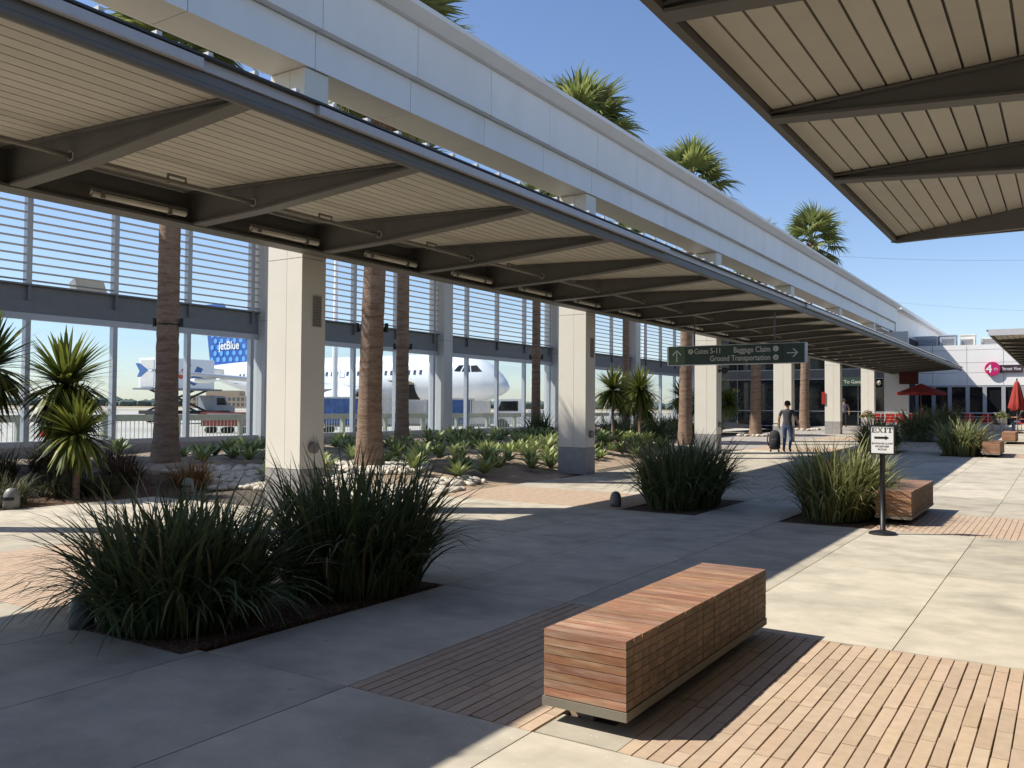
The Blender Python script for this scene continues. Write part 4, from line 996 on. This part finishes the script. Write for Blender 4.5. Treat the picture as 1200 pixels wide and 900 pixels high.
# ================================================================== PEOPLE
def skin_person(name, label, loc, rz_, J, E, reg, scale=1.0, mats=None, hair=True, group=None):
    """J: joint -> (pos, radius); E: bones; reg(center)-> material index"""
    names = list(J); bm = bmesh.new(); ly = bm.verts.layers.skin.verify(); vv = {}
    for n_ in names:
        p, r_ = J[n_]; v = bm.verts.new(p); v[ly].radius = (r_, r_) if not isinstance(r_, tuple) else r_; vv[n_] = v
    for a, b in E: bm.edges.new((vv[a], vv[b]))
    vv['pelvis'][ly].use_root = True
    me = bpy.data.meshes.new('p'); bm.to_mesh(me); bm.free()
    o = bpy.data.objects.new('p', me); col.objects.link(o)
    o.modifiers.new('s', 'SKIN'); ss = o.modifiers.new('u', 'SUBSURF'); ss.levels = 2; ss.render_levels = 2
    dg = bpy.context.evaluated_depsgraph_get(); m2 = bpy.data.meshes.new_from_object(o.evaluated_get(dg)); bpy.data.objects.remove(o)
    m2.materials.clear()
    for mm in mats: m2.materials.append(mm)
    for p in m2.polygons: p.material_index = reg(p.center); p.use_smooth = True
    t = thing(name, label, 'person', loc, rz_, group); t.scale = (scale,)*3
    obj('body', m2, t)
    if hair:
        hp, hr = J['head']; m = MB(); prof = [(.101, -.03), (.108, .04), (.098, .09), (.07, .125), (.03, .14)]
        m.lathe(prof, 16, (hp[0], hp[1]-.012, hp[2]), .95, 1.08); m.build('hair', M_hair, t, True)
        f = MB(); yf = hp[1]+.095
        f.prism([(-.012, -.02), (.012, -.02), (0, .035)], 'y', yf, yf+.03); f.v = [(x+hp[0], y, z+hp[2]-.01) for x, y, z in f.v]; f.build('nose', M_skin, t)
        for s in (-1, 1):
            MB().tube([(hp[0]+s*.035, yf-.012, hp[2]+.02), (hp[0]+s*.035, yf+.004, hp[2]+.02)], .011, 8).build('eye', M_ink, t)
            MB().lathe([(.004, -.035), (.014, -.01), (.017, .015), (.005, .032)], 8, (hp[0]+s*.098, hp[1], hp[2])).build('ear', M_skin, t, True)
        MB().box(hp[0]-.024, hp[0]+.024, yf-.015, yf-.002, hp[2]-.062, hp[2]-.054).build('mouth', mat('lips', (.3, .1, .08), .6), t)
    return t
def hand(J, E, s, wr, d, curl=.3):
    """five short finger chains rooted in the palm"""
    w_ = Vector(J[wr][0]); d = Vector(d).normalized(); pal = w_+d*.06; J['palm'+s] = (tuple(pal), (.034, .02)); E.append((wr, 'palm'+s))
    ac = Vector((0, 1, 0)); inn = d.cross(ac).normalized()
    for i, (o_, L_) in enumerate(((-.028, .06), (-.01, .075), (.01, .08), (.027, .072))):
        a = pal+d*.035+ac*o_; b = a+d*L_*.55+inn*curl*.02; c = b+d*L_*.4+inn*curl*.05
        for k, (q, r_) in enumerate(((a, .0095), (b, .009), (c, .0075))): J['f%s%d%d' % (s, i, k)] = (tuple(q), r_)
        E += [('palm'+s, 'f%s%d0' % (s, i)), ('f%s%d0' % (s, i), 'f%s%d1' % (s, i)), ('f%s%d1' % (s, i), 'f%s%d2' % (s, i))]
    a = w_+d*.035+ac*.035; b = a+d*.035+ac*.025; J['th'+s+'0'] = (tuple(a), .011); J['th'+s+'1'] = (tuple(b), .009); E += [(wr, 'th'+s+'0'), ('th'+s+'0', 'th'+s+'1')]
J = {'pelvis': ((0, 0, .94), (.155, .115)), 'waist': ((0, .0, 1.08), (.145, .105)), 'chest': ((0, .01, 1.28), (.175, .12)), 'neckb': ((0, .0, 1.46), (.085, .08)), 'neck': ((0, .01, 1.53), .055), 'head': ((0, .03, 1.64), (.082, .10)), 'crown': ((0, .03, 1.72), (.07, .085)),
     'shL': ((-.19, 0, 1.43), .068), 'elL': ((-.28, -.03, 1.17), .048), 'wrL': ((-.29, .05, .93), .032), 'shR': ((.19, 0, 1.43), .068), 'elR': ((.29, -.02, 1.18), .048), 'wrR': ((.36, .09, .95), .032),
     'hpL': ((-.10, 0, .86), .10), 'knL': ((-.10, .06, .49), .066), 'anL': ((-.11, -.06, .10), .045), 'toL': ((-.12, .10, .035), (.042, .03)),
     'hpR': ((.10, 0, .86), .10), 'knR': ((.11, .02, .49), .066), 'anR': ((.11, -.18, .13), .045), 'toR': ((.12, -.04, .04), (.042, .03))}
E = [('pelvis', 'waist'), ('waist', 'chest'), ('chest', 'neckb'), ('neckb', 'neck'), ('neck', 'head'), ('head', 'crown'), ('chest', 'shL'), ('shL', 'elL'), ('elL', 'wrL'), ('chest', 'shR'), ('shR', 'elR'), ('elR', 'wrR'),
     ('pelvis', 'hpL'), ('hpL', 'knL'), ('knL', 'anL'), ('anL', 'toL'), ('pelvis', 'hpR'), ('hpR', 'knR'), ('knR', 'anR'), ('anR', 'toR')]
hand(J, E, 'L', 'wrL', (0, .15, -1), .8); hand(J, E, 'R', 'wrR', (.15, .2, -1))
def regw(c):
    if c.z < .12: return 3
    if c.z < .93 and abs(c.x) < .235: return 2
    if c.z > 1.485: return 0
    if abs(c.x) > .2 and c.z < 1.25: return 0
    return 1
PM = [M_skin, M_shirt, M_jeans, M_shoe]
skin_person('person', 'man in grey t-shirt and jeans walking away with a rolling bag', (-7.75, 28.7, gz(28.7)), R(4), J, E, regw, .95, PM)
bg_ = thing('rolling_bag', 'black rolling backpack at the left side of the walking man', 'luggage', (-8.13, 28.58, gz(28.6)), R(4))
m = MB(); m.lathe([(.12, .08), (.185, .12), (.2, .3), (.19, .52), (.15, .66), (.06, .72)], 14, (0, 0, 0), .95, .62); m.build('bag', M_bag, bg_, True)
m = MB(); m.lathe([(.08, .14), (.13, .18), (.13, .4), (.08, .45)], 12, (0, -.1, 0), .95, .4); m.build('front_pocket', M_bag, bg_, True)
for s in (-1, 1):
    MB().tube([(s*.11, .0, .045), (s*.15, .0, .045)], .045, 10).build('wheel', M_tyre, bg_); MB().tube([(s*.07, .08, .6), (s*.07, .1, .93)], .009, 6).build('handle_rod', M_alu, bg_)
MB().tube([(-.08, .1, .93), (.08, .1, .93)], .016, 8).build('handle', M_black, bg_)
MB().tube([(-.2, 0, .6), (-.23, -.05, .4), (-.2, 0, .2)], .02, 6).build('strap', M_bag, bg_)
# a person standing by the terminal doors, and two seated on the patio
J2 = {k: v for k, v in J.items() if not (k.startswith('f') or k.startswith('th') or k.startswith('palm'))}
J2['anR'] = ((.11, -.02, .1), .045); J2['toR'] = ((.12, .12, .035), (.042, .03)); J2['anL'] = ((-.11, -.02, .1), .045); J2['toL'] = ((-.12, .12, .035), (.042, .03)); J2['knR'] = ((.11, .01, .49), .066); J2['knL'] = ((-.11, .01, .49), .066); J2['wrR'] = ((.30, .06, .94), .032)
E2 = E[:20]; hand(J2, E2, 'L', 'wrL', (0, .1, -1)); hand(J2, E2, 'R', 'wrR', (0, .1, -1))
skin_person('person', 'shaded person in a grey top standing between fourth and fifth column', (-11.3, 54.2, gz(54.2)), R(200), J2, E2, regw, .98, [M_skin, mat('mauve_shirt', (.16, .14, .17), .8), mat('dark_trousers', (.03, .03, .035), .8), M_shoe])
JS = dict(J2)
for k in list(JS):
    if k.startswith(('f', 'th', 'palm')): del JS[k]
for k, s in (('L', -1), ('R', 1)):
    JS['hp'+k] = ((s*.10, .03, .90), .10); JS['kn'+k] = ((s*.13, .46, .92), .07); JS['an'+k] = ((s*.13, .44, .50), .045); JS['to'+k] = ((s*.14, .60, .45), (.042, .03))
    JS['el'+k] = ((s*.30, .08, 1.17), .048); JS['wr'+k] = ((s*.18, .36, 1.16), .032)
ES = E[:20]; hand(JS, ES, 'L', 'wrL', (.3, 1, 0)); hand(JS, ES, 'R', 'wrR', (-.3, 1, 0))
def regs(c):
    if c.z < .53: return 3
    if c.z < 1.02 and (c.y > .05 or c.z < .97) and not (c.z > 1.0 and c.y < .2): return 2
    if c.z > 1.485 or (abs(c.x) > .12 and c.y > .14 and c.z > 1.05): return 0
    return 1
skin_person('person', 'seated person in a dark top at the right edge by the closed umbrella', (-2.02, 52.55, gz(52.6)-.40), R(75), JS, ES, regs, 1, [M_skin, M_bag, M_jeans, M_shoe])
c = chair(-1.95, 52.5, R(75)+math.pi, 'red chair under the seated person at the right edge')
skin_person('person', 'person in red sitting at the shaded patio table under the umbrella', (-6.9, 53.4, gz(53.4)-.40), R(170), JS, ES, regs, 1, [M_skin, mat('dull_red_top', (.2, .03, .03), .8), M_jeans, M_shoe])
c = chair(-6.9, 53.4, R(170)+math.pi, 'red chair under the person in red beneath the umbrella')

# ================================================================== AIRFIELD
pl = thing('airliner', 'white narrow-body airliner with blue dotted tail parked nose to the glass wall', 'airplane', (-37, 57, 0), math.pi)
# local: +x aft from the nose, after the half turn local -y is world +y, so starboard (seen side) is local +y
FS = [(0, .02, .02, 3.1), (.12, .28, .26, 3.12), (.4, .58, .55, 3.2), (.9, .95, .92, 3.34), (1.8, 1.4, 1.42, 3.55), (3, 1.75, 1.82, 3.74), (4.5, 1.93, 2.0, 3.83), (6, 1.975, 2.07, 3.85), (15, 1.975, 2.07, 3.85), (24, 1.975, 2.07, 3.85), (28, 1.8, 1.85, 4.05), (32, 1.25, 1.25, 4.5), (35.5, .7, .7, 4.85), (37.5, .18, .22, 5.1)]
m = MB(); nn = 32
for (x, ry, rz2, zc) in FS:
    for k in range(nn):
        a = 2*math.pi*k/nn; m.v.append((x, ry*math.cos(a), zc+rz2*math.sin(a)))
for i in range(len(FS)-1):
    for k in range(nn): m._f((i*nn+k, (i+1)*nn+k, (i+1)*nn+(k+1) % nn, i*nn+(k+1) % nn))
fus = m.build('fuselage', M_plane, pl, True)
def surf(x, z, off=.015):
    for a, b in zip(FS[:-1], FS[1:]):
        if a[0] <= x <= b[0]:
            t_ = (x-a[0])/(b[0]-a[0]); ry, rz2, zc = (a[i]+(b[i]-a[i])*t_ for i in (1, 2, 3)); q = max(0, 1-((z-zc)/rz2)**2)
            return (x, ry*math.sqrt(q)+off, z)
    return (x, 0, z)
def patch(name, m_, poly, par=fus, off=.02, n=4):
    """quad on the starboard skin given 4 (x,z) corners, subdivided so it hugs the curve"""
    b = MB(); P = [Vector(p) for p in poly]
    for i in range(n+1):
        for j in range(n+1):
            u, v = i/n, j/n; q = (P[0]*(1-u)+P[1]*u)*(1-v)+(P[3]*(1-u)+P[2]*u)*v; b.v.append(surf(q.x, q.y, off))
    for i in range(n):
        for j in range(n): b._f((i*(n+1)+j, i*(n+1)+j+1, (i+1)*(n+1)+j+1, (i+1)*(n+1)+j))
    return b.build(name, m_, par)
patch('cockpit_window', M_dglass, [(1.75, 4.32), (2.55, 4.30), (2.75, 4.80), (2.35, 4.84)]); patch('cockpit_window', M_dglass, [(2.65, 4.30), (3.35, 4.33), (3.2, 4.86), (2.85, 4.84)]); patch('cockpit_window', M_dglass, [(3.5, 4.34), (4.05, 4.38), (3.75, 4.84), (3.35, 4.86)])
for k in range(38):
    x = 7.2+.62*k
    if 15.6 < x < 16.4 or 30 < x: continue
    patch('cabin_window', mat('cabin_glass', (.06, .075, .10), .2), [(x, 4.15), (x+.26, 4.15), (x+.26, 4.52), (x, 4.52)], n=1)
def door(x0, x1, z0, z1):
    e = .05
    for q in ([(x0, z0), (x0+e, z0), (x0+e, z1), (x0, z1)], [(x1-e, z0), (x1, z0), (x1, z1), (x1-e, z1)], [(x0, z1-e), (x1, z1-e), (x1, z1), (x0, z1)], [(x0, z0), (x1, z0), (x1, z0+e), (x0, z0+e)]): patch('door_seam', mat('seam_grey', (.3, .33, .38), .5), q, n=3)
door(5.0, 5.85, 3.3, 5.15); door(15.7, 16.3, 4.0, 5.0); door(30.2, 31, 3.6, 5.4)
patch('cargo_bay', M_core, [(8.0, 2.1), (9.9, 2.1), (9.9, 3.35), (8.0, 3.35)], off=.03); 
b = MB(); p = [surf(8.0, 3.4), surf(9.9, 3.4)]; b.hexa([(8.0, p[0][1], 3.4), (9.9, p[1][1], 3.4), (9.9, p[1][1]+1.1, 3.62), (8.0, p[0][1]+1.1, 3.62), (8.0, p[0][1], 3.46), (9.9, p[1][1], 3.46), (9.9, p[1][1]+1.1, 3.68), (8.0, p[0][1]+1.1, 3.68)]); b.build('cargo_door', mat('cargo_liner', (.35, .30, .18), .6), fus)
# wings (starboard towards the camera), stabilisers
def wing(name, secs, m_, par):
    b = MB(); prof = [(0, 0), (.04, .045), (.2, .07), (.45, .065), (.75, .03), (1, 0), (.75, -.015), (.45, -.035), (.2, -.045), (.04, -.03)]; n = len(prof)
    for (x, y, z, c_) in secs:
        for (u, v) in prof: b.v.append((x+u*c_, y, z+v*c_))
    for i in range(len(secs)-1):
        for k in range(n): b._f((i*n+k, i*n+(k+1) % n, (i+1)*n+(k+1) % n, (i+1)*n+k))
    b._f(tuple(range(n)), tuple(range((len(secs)-1)*n+n-1, (len(secs)-1)*n-1, -1))); return b.build(name, m_, par, True)
for s in (1, -1):
    wg = wing('wing', [(11.6, s*1.2, 2.75, 7.2), (14.9, s*6.4, 3.25, 4.1), (21.0, s*17.0, 4.15, 1.6)], mat('wing_grey', (.62, .63, .64), .35), pl)
    b = MB(); b.prism([(21.4, 4.1), (22.5, 4.1), (23.0, 4.7), (22.6, 4.7)], 'y', s*17.0-.05, s*17.0+.05); b.prism([(21.6, 4.12), (22.5, 4.12), (22.8, 3.65), (22.45, 3.65)], 'y', s*17.0-.045, s*17.0+.045); b.build('wingtip_fence', M_navy, wg)
    for (yy, x0, z) in ((4.2, 16.2, 2.7), (9.0, 17.5, 3.2), (13, 19.6, 3.55)):
        b = MB(); b.tube([(x0-1.4, s*yy, z), (x0, s*yy, z-.12), (x0+1.6, s*yy, z-.08), (x0+2.6, s*yy, z)], [.05, .2, .2, .03], 8); b.build('flap_fairing', M_plane, wg, True)
    b = MB(); sec = [(10.2, .85), (10.0, 1.0), (10.6, 1.08), (12.0, 1.08), (13.6, .85), (14.6, .6)]
    b.v = []; n = 20
    for (x, r_) in sec:
        for k in range(n): a = 2*math.pi*k/n; b.v.append((x, s*5.75+r_*math.cos(a), 1.95+r_*math.sin(a)))
    for i in range(len(sec)-1):
        for k in range(n): b._f((i*n+k, (i+1)*n+k, (i+1)*n+(k+1) % n, i*n+(k+1) % n))
    en = b.build('engine', M_plane, pl, True); MB().tube([(10.3, s*5.75, 1.95), (10.5, s*5.75, 1.95)], .85, 20).build('engine_fan', M_core, en); MB().prism([(11.2, 2.95), (15, 2.9), (14.5, 3.3), (12.5, 3.3)], 'y', s*5.75-.12, s*5.75+.12).build('pylon', M_plane, en)
    wing('stabilizer', [(32.3, s*.6, 4.9, 3.4), (35.2, s*6.2, 5.4, 1.3)], M_plane, pl)
fin = wing('fin_blank', [(0, 0, 0, 1)]*2, M_pblue, pl) if False else None
b = MB(); root = [(28.4, 5.75), (35.9, 5.35)]; tip = [(34.3, 11.75), (37.1, 11.75)]
b.hexa([(28.4, -.16, 5.6), (35.9, -.1, 5.2), (35.9, .1, 5.2), (28.4, .16, 5.6), (34.3, -.06, 11.75), (37.1, -.05, 11.75), (37.1, .05, 11.75), (34.3, .06, 11.75)]); fin = b.build('tail_fin', M_pblue, pl)
dg_ = MB(); g = random.Random(3)
for i in range(9):
    for j in range(9):
        z = 6.1+j*.62; x = 29+i*.95+(.47 if j % 2 else 0)
        lo = 28.4+(z-5.6)/6.15*5.9+.45; hi = 35.9+(z-5.2)/6.55*1.2-.4
        if lo < x < hi and not (7.05 < z < 7.9 and 31.4 < x < 34.6): MB().tube([(x, .14-.08*(z-5.6)/6.2, z), (x, .17-.08*(z-5.6)/6.2, z)], .25, 14).build('dot', M_pdot, fin)
text('lettering', 'jetBlue', 1.15, M_txtw, fin, (34.6, .17, 7.1), (R(90), 0, math.pi), bold=.02, ext=.01, sx=.95)
for (x, y) in ((5.2, 0), (17.8, 3.8), (17.8, -3.8)):
    lg = MB(); lg.tube([(x, y, .5), (x, y, 2.6)], .14, 8); lg = lg.build('landing_gear_leg', M_alu, pl)
    for s in (-1, 1): MB().tube([(x, y+s*.18, .52), (x, y+s*.5, .52)], .52 if y else .36, 16).build('tyre', M_tyre, lg)
# catering truck on a scissor lift
ct = thing('catering_truck', 'high-lift catering truck with white raised box and red and blue flag mark', 'truck', (-65, 47.4, 0))
MB().box(-1.2, 1.2, -3, 2.8, 2.95, 5.5).build('cargo_box', M_plane, ct)
bxo = ct.children[0]
m = MB(); m.prism([(.5, 4.0), (1.4, 4.9), (2.0, 5.0), (1.6, 4.25), (2.4, 4.1), (.9, 3.75)], 'x', 1.201, 1.22); m.v = [(x, y-1.6, z) for x, y, z in m.v]; m.build('flag_mark_red', mat('flag_red', (.55, .06, .04), .4), bxo)
m = MB(); m.prism([(1.5, 3.55), (2.1, 4.0), (2.6, 4.9), (3.2, 4.7), (2.8, 4.0), (3.3, 3.9), (2.3, 3.2)], 'x', 1.201, 1.225); m.v = [(x, y-1.6, z) for x, y, z in m.v]; m.build('flag_mark_blue', M_navy, bxo)
MB().box(-.9, .9, -3.05, -3.001, 3.05, 5.3).build('rear_door', M_pot, bxo); MB().box(-1.3, 1.3, -3.5, 3.6, 2.80, 2.94).build('platform', M_wallst, ct)
for s in (-1, 1):
    MB().hexa([(s*.9-.08, -2.4, 1.05), (s*.9+.08, -2.4, 1.05), (s*.9+.08, -2.0, 1.05), (s*.9-.08, -2.0, 1.05), (s*.9-.08, 2.0, 2.8), (s*.9+.08, 2.0, 2.8), (s*.9+.08, 2.4, 2.8), (s*.9-.08, 2.4, 2.8)]).build('scissor_arm', M_black, ct)
    MB().hexa([(s*.7-.08, 2.0, 1.05), (s*.7+.08, 2.0, 1.05), (s*.7+.08, 2.4, 1.05), (s*.7-.08, 2.4, 1.05), (s*.7-.08, -2.4, 2.8), (s*.7+.08, -2.4, 2.8), (s*.7+.08, -2.0, 2.8), (s*.7-.08, -2.0, 2.8)]).build('scissor_arm', M_black, ct)
MB().box(-1.15, 1.15, -3, 4.6, .75, 1.05).build('chassis', M_black, ct)
cb_ = MB().prism([(2.9, .6), (5.2, .6), (5.2, 1.35), (4.5, 1.6), (4.1, 2.35), (2.9, 2.4)], 'x', -1.1, 1.1).build('cab', mat('truck_cab_grey', (.26, .28, .31), .4), ct)
MB().prism([(3.2, 1.55), (4.3, 1.55), (4.0, 2.2), (3.2, 2.2)], 'x', 1.101, 1.115).build('side_window', M_dglass, cb_)
for y in (-2, 4.2):
    for s in (-1, 1): MB().tube([(s*.85, y, .48), (s*1.15, y, .48)], .48, 16).build('wheel', M_tyre, ct)
def cart(px, d, label, kind, w_=2.3):
    x, y = at(px, d); t = thing('baggage_cart', label, 'cart', (x, y, -.06), R(33), 'baggage carts by the aircraft'); h = 2.05
    MB().box(-w_/2, w_/2, -.75, .75, .38, .5).build('deck', M_wallst, t)
    for sx in (-1, 1):
        for sy in (-1, 1):
            MB().box(sx*(w_/2-.04)-.035, sx*(w_/2-.04)+.035, sy*.71-.035, sy*.71+.035, .5, h).build('post', M_pot, t)
            MB().tube([(sx*.8, sy*.55, .2), (sx*.8, sy*.7, .2)], .2, 12).build('wheel', M_tyre, t)
    if kind == 'box': MB().box(-w_/2+.08, w_/2-.08, -.68, .68, .501, h-.05).build('container', M_pot, t)
    else:
        MB().box(-w_/2-.05, w_/2+.05, -.8, .8, h, h+.1).build('roof', M_pot, t); m = MB(); n = 24
        for i in range(n+1):
            u = -w_/2+.1+(w_-.2)*i/n; o_ = .05*math.sin(i*1.7)+.03*math.sin(i*.6); m.v += [(u, -.72+o_*1.4, .55), (u, -.76+o_*.5, h-.01)]
        for i in range(n): m._f((2*i, 2*i+2, 2*i+3, 2*i+1))
        m.build('curtain', M_tarp, t, True); bx('load', M_navy, t, -w_/2+.15, w_/2-.15, -.6, .68, .501, h-.25)
cart(345, 51.5, 'blue-curtained baggage cart just right of the nearest column', 'tarp', 3.2); cart(402, 51.5, 'blue-curtained baggage cart left of the sunlit palm trunk', 'tarp', 2.2)
cart(458, 53, 'white baggage container between the two middle palms', 'box', 1.5); cart(487, 55, 'white baggage container under the open cargo door', 'box', 1.5)
cart(538, 56, 'blue-curtained baggage cart right of the glass wall column', 'tarp', 1.9); cart(563, 56, 'white baggage container below the aircraft nose', 'box', 1.3)
for i, (px, lb) in enumerate(((258, 'red luggage dolly left half of the pair by the catering truck'), (277, 'red luggage dolly right half of the pair by the catering truck'))):
    x, y = at(px, 50); t = thing('luggage_dolly', lb, 'dolly', (x, y, -.06), R(33)); MB().box(-.85, .85, -.7, .7, .4, .95).build('bed', mat('dolly_red', (.30, .06, .045), .6), t); MB().box(-.88, .88, -.73, .73, .95, 1.2).build('side_board', mat('dolly_red', ()), t); MB().box(-.5, .5, -.745, -.731, 1.02, 1.12).build('white_plate', M_pot, t)
    for sx in (-1, 1): MB().tube([(sx*.5, -.6, .18), (sx*.5, .6, .18)], .18, 12).build('wheel', M_tyre, t)
x, y = at(614, 57); tg = thing('service_truck', 'white open-cab service truck right of the aircraft nose', 'truck', (x, y, -.06), R(30))
MB().box(-2.2, 2.4, -.9, .9, .5, .85).build('chassis', M_plane, tg); MB().box(.3, 2.4, -.9, .9, .86, 1.45).build('bed', M_plane, tg)
m = MB(); m.prism([(-2.3, .86), (-1.9, 1.3), (-1.6, 2.1), (-.1, 2.15), (-.1, .86)], 'y', -.88, .88); cbb = m.build('cab', M_plane, tg); MB().prism([(-1.7, 1.35), (-1.45, 1.98), (-.35, 2.0), (-.35, 1.35)], 'y', -.895, -.881).build('side_window', M_dglass, cbb)
for xx in (-1.4, 1.5):
    for s in (-1, 1): MB().tube([(xx, s*.62, .42), (xx, s*.93, .42)], .42, 16).build('wheel', M_tyre, tg)
for i, (px, d, h, lb) in enumerate(((392, 58, 12.5, 'tall white light mast behind the nearest column'), (755, 85, 14, 'white light mast behind the louvres right of the second column'))):
    x, y = at(px, d); t = thing('light_mast', lb, 'light mast', (x, y, -.06)); MB().tube([(0, 0, 0), (0, 0, h)], [.22, .12], 10).build('mast', M_plane, t)
    MB().tube([(-.8, -.4, h), (.8, .4, h)], .05, 6).build('crossarm', M_plane, t)
    for s in (-1, 1): MB().box(s*.75-.25, s*.75+.25, s*.4-.2, s*.4+.2, h, h+.3).build('lamp', M_pot, t)
for i, px in enumerate((51, 57)):
    x, y = at(px, 42); t = thing('traffic_cone', ['left', 'right'][i]+' one of two orange traffic cones on the apron behind the spiky plants', 'traffic cone', (x, y, -.06)); MB().lathe([(.16, .03), (.03, .75)], 12).build('cone', mat('cone_orange', (.65, .10, .03), .5), t); MB().box(-.2, .2, -.2, .2, 0, .03).build('foot', M_tyre, t)
# guard rail along the apron side of the glass wall
gr = thing('guard_rail', 'grey-green guard rail with thin pickets behind the glass screen', 'guard rail', (-24, 5, -.06))
MB().box(-.06, .06, 0, 50, 1.1, 1.3).build('top_rail', mat('rail_grey', (.34, .36, .31), .6), gr)
MB().box(-.03, .03, 0, 50, .2, .26).build('bottom_rail', MATS['rail_grey'], gr)
for k in range(21): MB().box(-.07, .07, k*2.5-.07, k*2.5+.07, 0, 1.1).build('post', MATS['rail_grey'], gr)
m = MB()
for k in range(340): m.box(-.008, .008, .1+k*.145, .116+k*.145, .26, 1.1)
o = m.build('pickets', MATS['rail_grey'], gr); o['kind'] = 'stuff'
# far buildings and trees
x, y = at(255, 420); t = thing('far_building', 'distant tan building with rows of windows under the aircraft wing', 'building', (x, y, -.06), R(33))
MB().box(-15, 22, -6, 6, 0, 6.2).build('wall', M_terr, t); MB().box(-4, 12, -5, 5, 6.2, 8.6).build('upper_wall', M_terr, t)
for i in range(17):
    for j in range(2): MB().box(-14+i*2.1, -12.7+i*2.1, -6.05, -6.001, 1.0+j*2.6, 2.7+j*2.6).build('window', mat('far_window', (.16, .14, .12), .4), t)
m = MB(); g = random.Random(11)
for k in range(420):
    px = g.uniform(-60, 860); d = g.uniform(750, 1100); x, y = at(px, d); r_ = g.uniform(3, 7)
    b = len(m.v)
    for v in ICO_V: m.v.append((x+v.x*r_*1.4*g.uniform(.8, 1.2), y+v.y*r_*1.4*g.uniform(.8, 1.2), r_*.45+v.z*r_*g.uniform(.6, 1.0)))
    m._f(*[tuple(b+i for i in f) for f in ICO_F])
tag(m.build('tree_line', M_tree), 'distant grey-green tree line on the far side of the airfield', 'trees', kind='stuff')
# overhead cables
for i, (p, q, lb) in enumerate((((-8.95, 37, 8.0), (3.5, 46, 8.3), 'thin overhead cable crossing the sky above the restaurant'), ((-8.95, 56, 8.05), (3.5, 66.5, 7.9), 'lower thin overhead cable just above the restaurant roof'))):
    m = MB(); p, q = Vector(p), Vector(q); pts = [p.lerp(q, t_/12)-Vector((0, 0, .9*4*(t_/12)*(1-t_/12)*.3)) for t_ in range(13)]; m.tube(pts, .005 if i == 0 else .0045, 5); tag(m.build('overhead_cable', M_wallst), lb, 'cable')
    tag(MB().tube([(q.x, q.y, gz(q.y)-.02), (q.x, q.y, q.z+.2)], .09, 10).build('cable_post', M_fix), 'post outside the right frame holding the %s overhead cable' % ('upper', 'lower')[i], 'post')
print('objects', len(bpy.data.objects))
